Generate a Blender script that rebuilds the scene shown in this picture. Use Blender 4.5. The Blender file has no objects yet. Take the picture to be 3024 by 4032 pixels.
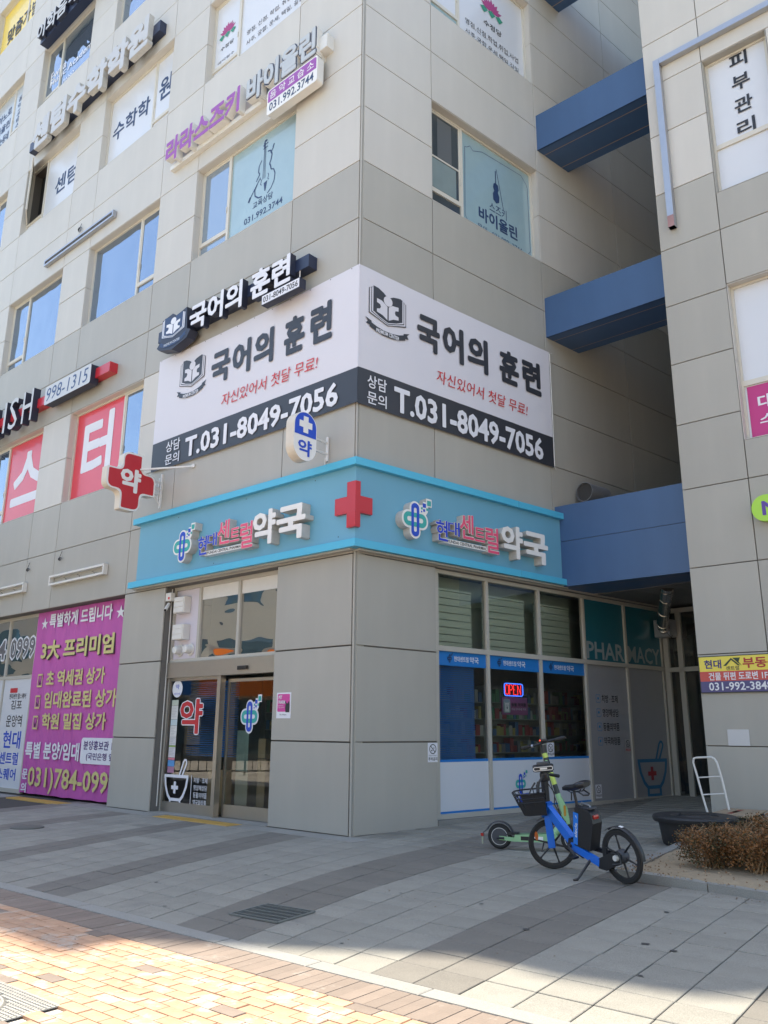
import bpy, math, random
from mathutils import Matrix, Vector
random.seed(7)
R = math.radians
sc = bpy.context.scene
COL = sc.collection

# ------------------------------------------------------------------ camera
PITCH, ROLL, FPX = 14.92573, 0.40788, 3202.07
CAM_H = 1.6
cam = bpy.data.cameras.new('camera'); camo = bpy.data.objects.new('camera', cam); COL.objects.link(camo)
cam.sensor_fit = 'VERTICAL'; cam.sensor_height = 36; cam.sensor_width = 27
cam.lens = FPX / 4032 * 36; cam.clip_end = 2000; cam.clip_start = 0.05
_p, _r = R(PITCH), R(ROLL)
fw = Vector((0, math.cos(_p), math.sin(_p))); up = Vector((0, -math.sin(_p), math.cos(_p))); rt = Vector((1, 0, 0))
r2 = math.cos(_r) * rt + math.sin(_r) * up; u2 = -math.sin(_r) * rt + math.cos(_r) * up
camo.matrix_world = Matrix(((r2.x, u2.x, -fw.x, 0), (r2.y, u2.y, -fw.y, 0), (r2.z, u2.z, -fw.z, CAM_H), (0, 0, 0, 1)))
sc.camera = camo

# ------------------------------------------------------------------ world, sun, exposure
SUN_EL, SUN_AZ = 71.0, -12.0          # azimuth from +Y, clockwise positive
w = bpy.data.worlds.new('World'); sc.world = w; w.use_nodes = True
nt = w.node_tree; bg = nt.nodes['Background']
sky = nt.nodes.new('ShaderNodeTexSky'); sky.sky_type = 'NISHITA'; sky.sun_disc = False
sky.sun_elevation = R(SUN_EL); sky.sun_rotation = R(SUN_AZ); sky.air_density = 1.0; sky.dust_density = 1.2; sky.ozone_density = 1.2
nt.links.new(sky.outputs[0], bg.inputs[0]); bg.inputs[1].default_value = 0.14
sun = bpy.data.lights.new('sun', 'SUN'); sun.energy = 3.1; sun.angle = R(0.6); sun.color = (1, 0.95, 0.88)
suno = bpy.data.objects.new('sun', sun); COL.objects.link(suno); suno.location = (0, 0, 60)
sd = Vector((math.sin(R(SUN_AZ)) * math.cos(R(SUN_EL)), math.cos(R(SUN_AZ)) * math.cos(R(SUN_EL)), math.sin(R(SUN_EL))))
suno.rotation_euler = sd.to_track_quat('Z', 'Y').to_euler()
sc.view_settings.view_transform = 'Standard'; sc.view_settings.look = 'None'; sc.view_settings.gamma = 1
sc.view_settings.use_curve_mapping = False
sc.view_settings.exposure = 1.7
sc.view_settings.use_white_balance = True; sc.view_settings.white_balance_temperature = 7250; sc.view_settings.white_balance_tint = 8

# ------------------------------------------------------------------ frames of the facades
AL, AR = R(48.62646), R(49.4636)
dL = Vector((-math.sin(AL), math.cos(AL), 0)); dR = Vector((math.sin(AR), math.cos(AR), 0))
CN = Vector((-0.475, 13.2366, 0))
def frame(o, x):
    y = Vector((0, 0, 1)).cross(x)
    return Matrix(((x.x, y.x, 0, o.x), (x.y, y.y, 0, o.y), (0, 0, 1, o.z), (0, 0, 0, 1)))
FL = frame(CN, -dL)                      # left facade: x runs to the right, corner at 0, y goes into the wall
FRR = frame(CN, dR)                      # right facade: x from the corner to the right
FT = frame(Vector((5.474, 14.326, 0)), -dL)
FW = Matrix.Identity(4)
def zg(x, y):                            # the plaza rises gently towards the passage
    s = (x - CN.x) * dR.x + (y - CN.y) * dR.y
    return 0.02 * max(0.0, s)

# ------------------------------------------------------------------ materials
def nodes(m):
    m.use_nodes = True
    return m.node_tree.nodes, m.node_tree.links, m.node_tree.nodes['Principled BSDF']
MATS = {}
def mat(name, col, rough=0.6, metal=0.0, var=0.0, nscale=3.0, nvar=0.0, bump=0.0, bscale=40, spec=0.5, emit=None, es=0, coat=0.0, streak=0.0, island=0.0, alpha=1.0, ior=1.5, speck=0.0):
    if name in MATS: return MATS[name]
    m = bpy.data.materials.new(name); n, l, b = nodes(m)
    b.inputs['Roughness'].default_value = rough; b.inputs['Metallic'].default_value = metal
    b.inputs['Specular IOR Level'].default_value = spec; b.inputs['IOR'].default_value = ior
    b.inputs['Coat Weight'].default_value = coat; b.inputs['Coat Roughness'].default_value = 0.05
    b.inputs['Base Color'].default_value = (*col, 1)
    if emit: b.inputs['Emission Color'].default_value = (*emit, 1); b.inputs['Emission Strength'].default_value = es
    last = None
    tc = n.new('ShaderNodeTexCoord')
    def mulby(src, lo, hi):
        nonlocal last
        mr = n.new('ShaderNodeMapRange'); l.new(src, mr.inputs[0]); mr.inputs[3].default_value = lo; mr.inputs[4].default_value = hi
        if last is None: last = mr.outputs[0]
        else:
            mu = n.new('ShaderNodeMath'); mu.operation = 'MULTIPLY'; l.new(last, mu.inputs[0]); l.new(mr.outputs[0], mu.inputs[1]); last = mu.outputs[0]
    if var:
        oi = n.new('ShaderNodeObjectInfo'); mulby(oi.outputs['Random'], 1 - var, 1 + var)
    if island:
        g = n.new('ShaderNodeNewGeometry'); mulby(g.outputs['Random Per Island'], 1 - island, 1 + island)
    if nvar:
        t = n.new('ShaderNodeTexNoise'); t.inputs['Scale'].default_value = nscale; t.inputs['Detail'].default_value = 6; t.inputs['Roughness'].default_value = 0.65
        l.new(tc.outputs['Object'], t.inputs['Vector']); mulby(t.outputs[0], 1 - nvar * 2, 1 + nvar * 2)
    if speck:
        t = n.new('ShaderNodeTexNoise'); t.inputs['Scale'].default_value = 140; t.inputs['Detail'].default_value = 3; g2 = n.new('ShaderNodeNewGeometry'); l.new(g2.outputs['Position'], t.inputs['Vector']); mulby(t.outputs[0], 1 - speck * 2, 1 + speck * 2)
    if streak:
        mp = n.new('ShaderNodeMapping'); mp.inputs['Scale'].default_value = (1.7, 1.7, 0.22); l.new(tc.outputs['Object'], mp.inputs[0])
        t = n.new('ShaderNodeTexNoise'); t.inputs['Scale'].default_value = 1.6; t.inputs['Detail'].default_value = 5; l.new(mp.outputs[0], t.inputs['Vector'])
        mulby(t.outputs[0], 1 - streak * 2, 1 + streak * 1.4)
    if last is not None:
        vm = n.new('ShaderNodeVectorMath'); vm.operation = 'SCALE'; vm.inputs[0].default_value = col; l.new(last, vm.inputs['Scale'])
        l.new(vm.outputs[0], b.inputs['Base Color'])
    if bump:
        t = n.new('ShaderNodeTexNoise'); t.inputs['Scale'].default_value = bscale; t.inputs['Detail'].default_value = 4; l.new(tc.outputs['Object'], t.inputs['Vector'])
        bp = n.new('ShaderNodeBump'); bp.inputs['Strength'].default_value = bump; bp.inputs['Distance'].default_value = 0.01
        l.new(t.outputs[0], bp.inputs['Height']); l.new(bp.outputs[0], b.inputs['Normal'])
    MATS[name] = m
    return m
def glass(name, tint=(0.8, 0.86, 0.84), gain=1.0, rough=0.0, wavy=0.0, base=0.0):
    m = bpy.data.materials.new(name); m.use_nodes = True; n, l = m.node_tree.nodes, m.node_tree.links
    n.remove(n['Principled BSDF']); out = n['Material Output']
    t = n.new('ShaderNodeBsdfTransparent'); t.inputs[0].default_value = (*tint, 1)
    g = n.new('ShaderNodeBsdfGlossy'); g.inputs['Roughness'].default_value = rough; g.inputs[0].default_value = (1, 1, 1, 1)
    f = n.new('ShaderNodeFresnel'); f.inputs[0].default_value = 1.5
    ma = n.new('ShaderNodeMath'); ma.operation = 'MULTIPLY_ADD'; ma.use_clamp = True; l.new(f.outputs[0], ma.inputs[0]); ma.inputs[1].default_value = gain; ma.inputs[2].default_value = base
    mx = n.new('ShaderNodeMixShader'); l.new(ma.outputs[0], mx.inputs[0]); l.new(t.outputs[0], mx.inputs[1]); l.new(g.outputs[0], mx.inputs[2]); l.new(mx.outputs[0], out.inputs[0])
    if wavy:
        tc = n.new('ShaderNodeTexCoord'); mp = n.new('ShaderNodeMapping'); mp.inputs['Scale'].default_value = (1, 1, 2.2); l.new(tc.outputs['Object'], mp.inputs[0])
        nz = n.new('ShaderNodeTexNoise'); nz.inputs['Scale'].default_value = .8; nz.inputs['Detail'].default_value = 1.0; l.new(mp.outputs[0], nz.inputs['Vector'])
        bp = n.new('ShaderNodeBump'); bp.inputs['Strength'].default_value = 1; bp.inputs['Distance'].default_value = wavy; l.new(nz.outputs[0], bp.inputs['Height'])
        l.new(bp.outputs[0], g.inputs['Normal'])
    return m
def s(*c):                               # sRGB 0-255 to linear
    return tuple((x / 255 / 12.92 if x <= 10 else ((x / 255 + 0.055) / 1.055) ** 2.4) for x in c)

M_GREY = mat('grey_panel', (0.385, 0.370, 0.330), 0.5, var=0.045, nvar=0.02, nscale=1.1, streak=0.045, bump=0.02, bscale=25)
M_WHITE = mat('white_panel', (0.55, 0.525, 0.48), 0.5, var=0.035, nvar=0.02, nscale=1.1, streak=0.04, bump=0.02, bscale=25)
M_JOINT = mat('joint_dark', (0.15, 0.145, 0.135), 0.9)
M_CORE = mat('core_dark', (0.05, 0.05, 0.05), 0.9)
M_ALU = mat('window_frame', (0.60, 0.57, 0.50), 0.45, nvar=0.02)
M_ALU2 = mat('shop_frame', (0.45, 0.43, 0.38), 0.4, nvar=0.02)
M_STEEL = mat('stainless', (0.50, 0.47, 0.42), 0.33, metal=0.9, nvar=0.03, nscale=8)
M_PANE = mat('sky_pane', (0.26, 0.34, 0.44), 0.02, metal=0.8)
def wavy(m, sc_=.7, d=.012):
    n, l, b = nodes(m); tc = n.new('ShaderNodeNewGeometry'); t = n.new('ShaderNodeTexNoise'); t.inputs['Scale'].default_value = sc_; t.inputs['Detail'].default_value = 1
    l.new(tc.outputs['Position'], t.inputs['Vector']); bp = n.new('ShaderNodeBump'); bp.inputs['Distance'].default_value = d; l.new(t.outputs[0], bp.inputs['Height']); l.new(bp.outputs[0], b.inputs['Normal'])
wavy(M_PANE, 1.1, .03)
M_PANED = mat('dim_pane', (0.13, 0.16, 0.18), 0.03, metal=0.6)
M_FILMW = mat('white_film', (0.62, 0.64, 0.68), 0.35, coat=0.25, nvar=0.01)
M_FILMT = mat('teal_film', (0.30, 0.43, 0.47), 0.25, coat=0.8, nvar=0.06, nscale=1)
M_FILMR = mat('red_film', s(215, 62, 78), 0.35, coat=0.35, nvar=0.03, nscale=1)
M_FILMY = mat('yellow_film', s(235, 205, 90), 0.35, coat=0.3)
M_DARK = mat('black_paint', (0.012, 0.013, 0.015), 0.45)
M_NAVY = mat('navy_paint', (0.018, 0.028, 0.065), 0.4)
M_INKN = mat('navy_ink', (0.02, 0.05, 0.13), 0.5)
M_INKB = mat('black_ink', (0.02, 0.022, 0.028), 0.5)
M_INKW = mat('white_ink', (0.72, 0.73, 0.78), 0.5)
M_INKR = mat('red_ink', s(205, 50, 55), 0.5)
M_INKBL = mat('blue_ink', s(25, 75, 190), 0.45)
M_INKTQ = mat('turquoise_ink', s(50, 165, 160), 0.45)
M_INKG = mat('grey_ink', (0.42, 0.43, 0.44), 0.5)
M_WPL = mat('white_plastic', (0.68, 0.67, 0.64), 0.4, nvar=0.03, nscale=6)
M_WMET = mat('white_metal', (0.66, 0.65, 0.62), 0.35, nvar=0.05, nscale=9)
M_BLUEF = mat('fascia_blue', (0.135, 0.365, 0.50), 0.42, nvar=0.015, nscale=1.2, streak=0.02)
M_BLUET = mat('fascia_trim', (0.07, 0.45, 0.66), 0.4, nvar=0.01)
M_BEAM = mat('beam_blue', (0.048, 0.110, 0.235), 0.4, nvar=0.05, nscale=0.8, streak=0.06)
M_BEAMJ = mat('beam_joint', (0.25, 0.20, 0.16), 0.6)
M_REDS = mat('sign_red', s(190, 40, 52), 0.35, coat=0.2)
M_PLASTIC = mat('black_plastic', (0.014, 0.014, 0.015), 0.4, nvar=0.03)
M_RUBBER = mat('tyre_rubber', (0.018, 0.018, 0.018), 0.75, bump=0.1, bscale=60)
M_GALV = mat('galvanised', (0.42, 0.43, 0.46), 0.35, metal=0.7, nvar=0.05, nscale=5)

# ------------------------------------------------------------------ mesh helpers
BASE = {}
class MB:
    def __init__(s): s.v = []; s.f = []; s.m = []; s.smooth = False
    def add(s, vs, fs, mi=0):
        o = len(s.v); s.v += [tuple(v) for v in vs]
        for k, f in enumerate(fs): s.f.append(tuple(i + o for i in f)); s.m.append(mi[k] if isinstance(mi, (list, tuple)) else mi)
        return s
    def box(s, x0, x1, y0, y1, z0, z1, mi=0, ch=0.0):
        if ch <= 0:
            vs = [(x, y, z) for z in (z0, z1) for y in (y0, y1) for x in (x0, x1)]
            return s.add(vs, [(0, 2, 3, 1), (4, 5, 7, 6), (0, 1, 5, 4), (2, 6, 7, 3), (0, 4, 6, 2), (1, 3, 7, 5)], mi)
        # front face chamfered (towards -y)
        vs = [(x0 + ch, y0, z0 + ch), (x1 - ch, y0, z0 + ch), (x1 - ch, y0, z1 - ch), (x0 + ch, y0, z1 - ch),
              (x0, y0 + ch, z0), (x1, y0 + ch, z0), (x1, y0 + ch, z1), (x0, y0 + ch, z1),
              (x0, y1, z0), (x1, y1, z0), (x1, y1, z1), (x0, y1, z1)]
        fs = [(0, 1, 2, 3)]
        for a in range(4):
            b = (a + 1) % 4; fs.append((a, a + 4, b + 4, b)); fs.append((a + 4, a + 8, b + 8, b + 4))
        fs.append((8, 11, 10, 9))
        return s.add(vs, fs, mi)
    def quad(s, a, b, c, d, mi=0): return s.add([a, b, c, d], [(0, 1, 2, 3)], mi)
    def rect(s, x0, x1, z0, z1, y, mi=0): return s.add([(x0, y, z0), (x1, y, z0), (x1, y, z1), (x0, y, z1)], [(0, 1, 2, 3)], mi)
    def poly(s, pts, y0, y1=None, mi=0, mside=None):          # outline in x,z; front at y0, back at y1
        n = len(pts)
        s.add([(x, y0, z) for x, z in pts], [tuple(range(n))], mi)
        if y1 is not None:
            s.add([(x, y0, z) for x, z in pts] + [(x, y1, z) for x, z in pts], [(i, (i + 1) % n, (i + 1) % n + n, i + n) for i in range(n)] + [tuple(range(2 * n - 1, n - 1, -1))], mi if mside is None else mside)
        return s
    def ring(s, outer, inner, y0, y1=None, mi=0, mside=None):
        n = len(outer)
        s.add([(x, y0, z) for x, z in outer] + [(x, y0, z) for x, z in inner], [(i, (i + 1) % n, (i + 1) % n + n, i + n) for i in range(n)], mi)
        if y1 is not None:
            for P in (outer, inner):
                s.add([(x, y0, z) for x, z in P] + [(x, y1, z) for x, z in P], [(i, (i + 1) % n, (i + 1) % n + n, i + n) for i in range(n)], mi if mside is None else mside)
        return s
    def tube(s, pts, r, n=8, mi=0, cap=True):
        pts = [Vector(p) for p in pts]; rs = r if isinstance(r, (list, tuple)) else [r] * len(pts)
        rings = []; prev = None
        for i, p in enumerate(pts):
            d = (pts[min(i + 1, len(pts) - 1)] - pts[max(i - 1, 0)]).normalized()
            if prev is None:
                a = Vector((0, 0, 1)) if abs(d.z) < 0.9 else Vector((1, 0, 0)); u = d.cross(a).normalized()
            else:
                u = (prev - d * prev.dot(d)).normalized()
            prev = u; v = d.cross(u)
            rings.append([p + (u * math.cos(2 * math.pi * k / n) + v * math.sin(2 * math.pi * k / n)) * rs[i] for k in range(n)])
        vs = [q for g in rings for q in g]; fs = []
        for i in range(len(pts) - 1):
            for k in range(n): fs.append((i * n + k, i * n + (k + 1) % n, (i + 1) * n + (k + 1) % n, (i + 1) * n + k))
        if cap: fs.append(tuple(range(n - 1, -1, -1))); fs.append(tuple((len(pts) - 1) * n + k for k in range(n)))
        s.smooth = True
        return s.add(vs, fs, mi)
    def lathe(s, prof, c, ax=2, n=24, mi=0, rot=None):        # prof: (radius, height)
        vs = []; c = Vector(c)
        for r_, h_ in prof:
            for k in range(n):
                a = 2 * math.pi * k / n; p = Vector((r_ * math.cos(a), r_ * math.sin(a), h_))
                if ax == 1: p = Vector((p.x, p.z, p.y))
                if ax == 0: p = Vector((p.z, p.x, p.y))
                if rot is not None: p = rot @ p
                vs.append(c + p)
        m = len(prof); fs = [(i * n + k, i * n + (k + 1) % n, (i + 1) * n + (k + 1) % n, (i + 1) * n + k) for i in range(m - 1) for k in range(n)]
        s.smooth = True
        return s.add(vs, fs, mi)
    def beam(s, a, b, w, h, mi=0, upv=(0, 0, 1)):              # box section between two points
        a, b = Vector(a), Vector(b); d = (b - a).normalized(); u = d.cross(Vector(upv)).normalized(); v = u.cross(d)
        vs = []
        for p in (a, b):
            for su, sv in ((-1, -1), (1, -1), (1, 1), (-1, 1)): vs.append(p + u * (su * w / 2) + v * (sv * h / 2))
        return s.add(vs, [(0, 3, 2, 1), (4, 5, 6, 7), (0, 1, 5, 4), (1, 2, 6, 5), (2, 3, 7, 6), (3, 0, 4, 7)], mi)
    def build(s, name, mats, parent=None, F=None, base=None, loc=None, kind=None, sharp=35):
        me = bpy.data.meshes.new(name)
        b = Vector(base) if base is not None else (BASE[parent.name] if parent is not None else Vector((0, 0, 0)))
        me.from_pydata([(v[0] - b.x, v[1] - b.y, v[2] - b.z) for v in s.v], [], s.f)
        for m_ in (mats if isinstance(mats, (list, tuple)) else [mats]): me.materials.append(m_)
        if any(s.m): me.polygons.foreach_set('material_index', s.m)
        if s.smooth:
            me.polygons.foreach_set('use_smooth', [True] * len(me.polygons)); me.set_sharp_from_angle(angle=R(sharp))
        me.update()
        o = bpy.data.objects.new(name, me); COL.objects.link(o)
        if parent is not None: o.parent = parent; BASE[o.name] = b
        else:
            BASE[o.name] = b
            o.matrix_world = (F or FW) @ Matrix.Translation(b)
        if kind: o['kind'] = kind
        return o
def tag(o, label, cat, group=None):
    o['label'] = label; o['category'] = cat
    if group: o['group'] = group
    return o
def root(name, F, base, label, cat, group=None):
    o = bpy.data.objects.new(name, None); COL.objects.link(o); o.empty_display_size = 0.2
    o.matrix_world = F @ Matrix.Translation(Vector(base)); BASE[o.name] = Vector(base)
    return tag(o, label, cat, group)
def sub(o): return o
def circ(cx, cz, r, n=20, rz=None, a0=0): return [(cx + r * math.cos(a0 + 2 * math.pi * k / n), cz + (rz or r) * math.sin(a0 + 2 * math.pi * k / n)) for k in range(n)]
def rrect(x0, x1, z0, z1, r, n=5):
    out = []
    for cx, cz, a in ((x1 - r, z1 - r, 0), (x0 + r, z1 - r, 90), (x0 + r, z0 + r, 180), (x1 - r, z0 + r, 270)):
        for k in range(n + 1): t = R(a + 90 * k / n); out.append((cx + r * math.cos(t), cz + r * math.sin(t)))
    return out
def crossp(cx, cz, w, h, t, th=None):
    a, b, c = w / 2, h / 2, t / 2; d = (th or t) / 2
    return [(cx - c, cz + b), (cx - c, cz + d), (cx - a, cz + d), (cx - a, cz - d), (cx - c, cz - d), (cx - c, cz - b), (cx + c, cz - b), (cx + c, cz - d), (cx + a, cz - d), (cx + a, cz + d), (cx + c, cz + d), (cx + c, cz + b)]

# ------------------------------------------------------------------ lettering
_tc = {}
def tmesh(body, bold=0.0, depth=0.0, shear=0.0):
    k = (body, bold, depth > 0, shear)
    if k in _tc: return _tc[k]
    c = bpy.data.curves.new('lettering', 'FONT'); c.body = body; c.offset = bold; c.extrude = 0.5 if depth > 0 else 0.0; c.resolution_u = 2; c.shear = shear
    c.fill_mode = 'BOTH' if depth > 0 else 'FRONT'
    o = bpy.data.objects.new('lettering', c)
    me = bpy.data.meshes.new_from_object(o)
    vs = [tuple(v.co) for v in me.vertices]; fs = [tuple(p.vertices) for p in me.polygons]; nz = [p.normal.z for p in me.polygons]
    bpy.data.objects.remove(o); bpy.data.curves.remove(c); bpy.data.meshes.remove(me)
    _tc[k] = (vs, fs, nz); return _tc[k]
def T(mb, body, x0, x1, z0, z1, y, bold=0.012, depth=0.0, mi=0, mside=None, shear=0.0, flip=False):
    ex = max(0.0, bold - .010); em = 1.0
    vs, fs, nz = tmesh(body, min(bold, .010), depth, shear)
    if not vs: return mb
    x0, x1, z0, z1 = x0, x1, z0, z1
    ax = min(v[0] for v in vs); bx = max(v[0] for v in vs); ay = min(v[1] for v in vs); by = max(v[1] for v in vs)
    sx = (x1 - x0) / max(bx - ax + 2 * ex, 1e-6); sz = (z1 - z0) / max(by - ay + 2 * ex, 1e-6)
    x0 += ex * sx; z0 += ex * sz
    out = [(x0 + (v[0] - ax) * sx, y + (0.5 - v[2]) * depth if depth else y, z0 + (v[1] - ay) * sz) for v in vs]
    mids = [mi if abs(q) > 0.5 or mside is None else mside for q in nz]
    mb.add(out, fs, mids)
    if ex > 0:
        for k in range(8):
            dx, dz, dy = ex * em * math.cos(k * math.pi / 4) * sx, ex * em * math.sin(k * math.pi / 4) * sz, .0002 * (k + 1)
            mb.add([(a + dx, b + dy, c + dz) for a, b, c in out], fs, mids)
    return mb
def letters(rt_, body, x0, x1, z0, z1, y, bold, depth, mface, mside, name='letter'):
    """channel letters: every syllable block its own part"""
    ex = max(0.0, bold - .010)
    vs, fs, nz = tmesh(body, min(bold, .010), depth)
    ax = min(v[0] for v in vs); bx = max(v[0] for v in vs); ay = min(v[1] for v in vs); by = max(v[1] for v in vs)
    sx = (x1 - x0) / (bx - ax + 2 * ex); sz = (z1 - z0) / (by - ay + 2 * ex)
    x0 += ex * sx; z0 += ex * sz
    n = len(body); adv = (bx - ax) / n
    # union of faces by character slot, using connected islands
    par = list(range(len(vs)))
    def find(i):
        while par[i] != i: par[i] = par[par[i]]; i = par[i]
        return i
    for f in fs:
        for q in f[1:]: par[find(q)] = find(f[0])
    cx = {}
    for i, v in enumerate(vs): cx.setdefault(find(i), []).append(v[0])
    def wid(t): q = tmesh(t, 0, 0)[0]; return max(v[0] for v in q) - min(v[0] for v in q)
    A_ = wid('가가') - wid('가'); S_ = wid('가 가') - wid('가가'); st = []; u = ax - .04
    for ch in body: w_ = S_ if ch == ' ' else A_; st.append((u, u + w_)); u += w_
    def which(c):
        for q, (a_, b_) in enumerate(st):
            if a_ <= c < b_ and body[q] != ' ': return q
        return max(0, min(n - 1, int((c - ax) / (bx - ax) * n)))
    slot = {k: which((min(c) + max(c)) / 2) for k, c in cx.items()}
    for k in range(n):
        if body[k] == ' ': continue
        idx = [i for i in range(len(vs)) if slot[find(i)] == k]
        if not idx: continue
        mp = {i: j for j, i in enumerate(idx)}
        mb = MB(); ff = []; mm_ = []
        for f, q in zip(fs, nz):
            if f[0] in mp: ff.append(tuple(mp[i] for i in f)); mm_.append(0 if abs(q) > 0.5 else 1)
        mb.add([(x0 + (vs[i][0] - ax) * sx, y + (0.5 - vs[i][2]) * depth, z0 + (vs[i][1] - ay) * sz) for i in idx], ff, mm_)
        if ex > 0:
            o_, m_, f_ = list(mb.v), list(mb.m), list(mb.f)
            for q in range(8): mb.add([(a + ex * sx * math.cos(q * math.pi / 4), b + .0002 * (q + 1), c + ex * sz * math.sin(q * math.pi / 4)) for a, b, c in o_], f_, m_)
        mb.build(name, [mface, mside], rt_)
def text_part(parent, m, items, name='lettering'):
    mb = MB()
    for it in items:
        if isinstance(it[0], str): T(mb, *it[:6], **(it[6] if len(it) > 6 else {}))
    return mb.build(name, m, parent)
def words(b):
    """split lettering at wide gaps, so that each word is a part of its own"""
    if not b.v: return [b]
    xs_ = [p[0] for p in b.v]; hgt = max(p[2] for p in b.v) - min(p[2] for p in b.v)
    iv = sorted((min(xs_[i] for i in f), max(xs_[i] for i in f)) for f in b.f); cuts = []; end = iv[0][1]
    for a_, c_ in iv:
        if a_ - end > hgt * .22: cuts.append((end + a_) / 2)
        end = max(end, c_)
    if not cuts: return [b]
    out = [MB() for _ in range(len(cuts) + 1)]
    for f, mi_ in zip(b.f, b.m):
        k = sum(xs_[f[0]] > c for c in cuts); out[k].add([b.v[i] for i in f], [tuple(range(len(f)))], mi_)
    return out
def TT(parent, m, items, name='lettering'):
    for it in items:
        b = MB(); T(b, *it[:6], **(it[6] if len(it) > 6 else {}))
        for q in words(b): q.build(name, m, parent)
def logo_shapes(mb, cx, cz, hh, y, mw=0, mb_=1, mt=2, hw=None, back=True, yb=None, mside=None):
    """the pharmacy emblem: two interlocked loops and a trail of squares. hh = half height of the upright loop"""
    hw = hw or hh * 0.92; u = hh
    def P(x, z): return (cx + x * hw / 0.92 / 1.0, cz + z * u)
    def RR(x0, x1, z0, z1, r): return [P(a, b) for a, b in rrect(x0, x1, z0, z1, r, 6)]
    if back:
        for sh in (RR(-.42, .42, -1.12, 1.12, .42), RR(-1.02, 1.02, -.54, .54, .5)):
            mb.poly(sh, y, yb, mw, mside if mside is not None else mw); y -= 0.001
        mb.poly([P(.3, .55), P(.3, .95), P(.62, 1.0), P(.62, 1.2), P(.88, 1.2), P(.88, 1.45), P(1.32, 1.45), P(1.32, .95), P(1.05, .95), P(1.0, .6), P(.8, .35)], y - 0.001, yb, mw, mside if mside is not None else mw)
    mb.ring(RR(-.9, .9, -.42, .42, .4), RR(-.62, .62, -.14, .14, .13), y - 0.003, None, mt)
    mb.ring(RR(-.31, .31, -1, 1, .3), RR(-.11, .11, -.72, .72, .1), y - 0.005, None, mb_)
    for x, z, q, c in ((.72, .98, .13, mb_), (1.1, 1.18, .16, mt), (.52, .78, .07, mt), (.7, .68, .08, mb_), (.95, .78, .08, mt), (.5, .58, .05, mb_)):
        mb.poly([P(x - q, z - q), P(x + q, z - q), P(x + q, z + q), P(x - q, z + q)], y - 0.004, None, c)
def book_logo(mb, x0, x1, z0, z1, y, mi=0, mw=1, ribbon=True):
    """open book with a reader figure and a ribbon below, as flat print"""
    W, H = x1 - x0, z1 - z0
    P = lambda a, b: (x0 + a * W, z0 + b * H)
    q = lambda pts, k, m_: mb.poly([P(*p) for p in pts], y - .0008 * k, None, m_)
    # nested page outlines, dark and light in turn, then the dark cover
    for k, o in enumerate((0, .016, .045, .061, .09)):
        up_, lo = .94 + .03 * (k // 2), .36 + .02 * k
        q([(.08 + o, up_ - .02), (.13 + o, up_), (.5, .80), (.5, .20 + .018 * k), (.30, .27 + .018 * k), (.08 + o, lo - .02)], 1 + k, mw if k % 2 else mi)
        q([(.92 - o, up_ - .06), (.87 - o, up_ - .04), (.5, .80), (.5, .20 + .018 * k), (.70, .27 + .018 * k), (.92 - o, lo - .02)], 1 + k, mw if k % 2 else mi)
    q([(.17, 1.0), (.28, .99), (.40, .93), (.5, .84), (.5, .28), (.36, .36), (.17, .41)], 6, mi)
    q([(.83, .94), (.74, .95), (.62, .92), (.5, .84), (.5, .28), (.64, .36), (.83, .41)], 6, mi)
    q([(.25, .74), (.36, .73), (.485, .64), (.485, .33), (.38, .40), (.25, .43), (.25, .50), (.32, .53), (.34, .58), (.32, .63), (.25, .65)], 7, mw)
    q([(.515, .64), (.60, .71), (.74, .73), (.74, .64), (.67, .62), (.655, .57), (.67, .52), (.74, .50), (.74, .43), (.62, .40), (.515, .33)], 7, mw)
    mb.poly([P(.5 + .10 * math.cos(t * math.pi / 8), .77 + .115 * math.sin(t * math.pi / 8)) for t in range(16)], y - .0064, None, mw)
    if ribbon:
        q([(0, .22), (.14, .17), (.14, .06), (.02, .08), (.06, .15)], 3, mi); q([(1, .22), (.86, .17), (.86, .06), (.98, .08), (.94, .15)], 3, mi)
        up_ = [(.10, .15), (.25, .09), (.4, .06), (.6, .06), (.75, .09), (.90, .15)]; lo = [(a, b - .12) for a, b in up_]
        for i in range(5): q([up_[i], up_[i + 1], lo[i + 1], lo[i]], 5, mi)
def mortar(mb, x0, x1, z0, z1, y, mi=0, mplus=0, t=.03):
    W, H = x1 - x0, z1 - z0
    def P(a, b): return (x0 + a * W, z0 + b * H)
    bar = lambda a, b, c, d: mb.poly([P(a, b), P(c, b), P(c, d), P(a, d)], y, None, mi)
    bar(0, .60, 1, .66)
    out = [(.0, .60), (.04, .42), (.16, .22), (.28, .13), (.72, .13), (.84, .22), (.96, .42), (1.0, .60)]
    inn = [(.075, .60), (.11, .44), (.21, .27), (.31, .19), (.69, .19), (.79, .27), (.89, .44), (.925, .60)]
    for i in range(len(out) - 1): mb.poly([P(*out[i]), P(*out[i + 1]), P(*inn[i + 1]), P(*inn[i])], y, None, mi)
    bar(.26, 0, .74, .045); bar(.26, .045, .33, .13); bar(.67, .045, .74, .13)
    a = [(.60, .66), (.74, .93), (.80, .99), (.88, .98), (.92, .92), (.90, .86), (.78, .66)]
    b = [(.66, .66), (.785, .915), (.82, .945), (.855, .94), (.865, .915), (.855, .87), (.715, .66)]
    for i in range(len(a) - 1): mb.poly([P(*a[i]), P(*a[i + 1]), P(*b[i + 1]), P(*b[i])], y, None, mi)
    cx, cz = P(.46, .40); mb.poly(crossp(cx, cz, .28 * W, .24 * H, .09 * W, .075 * H), y, None, mplus)

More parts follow.
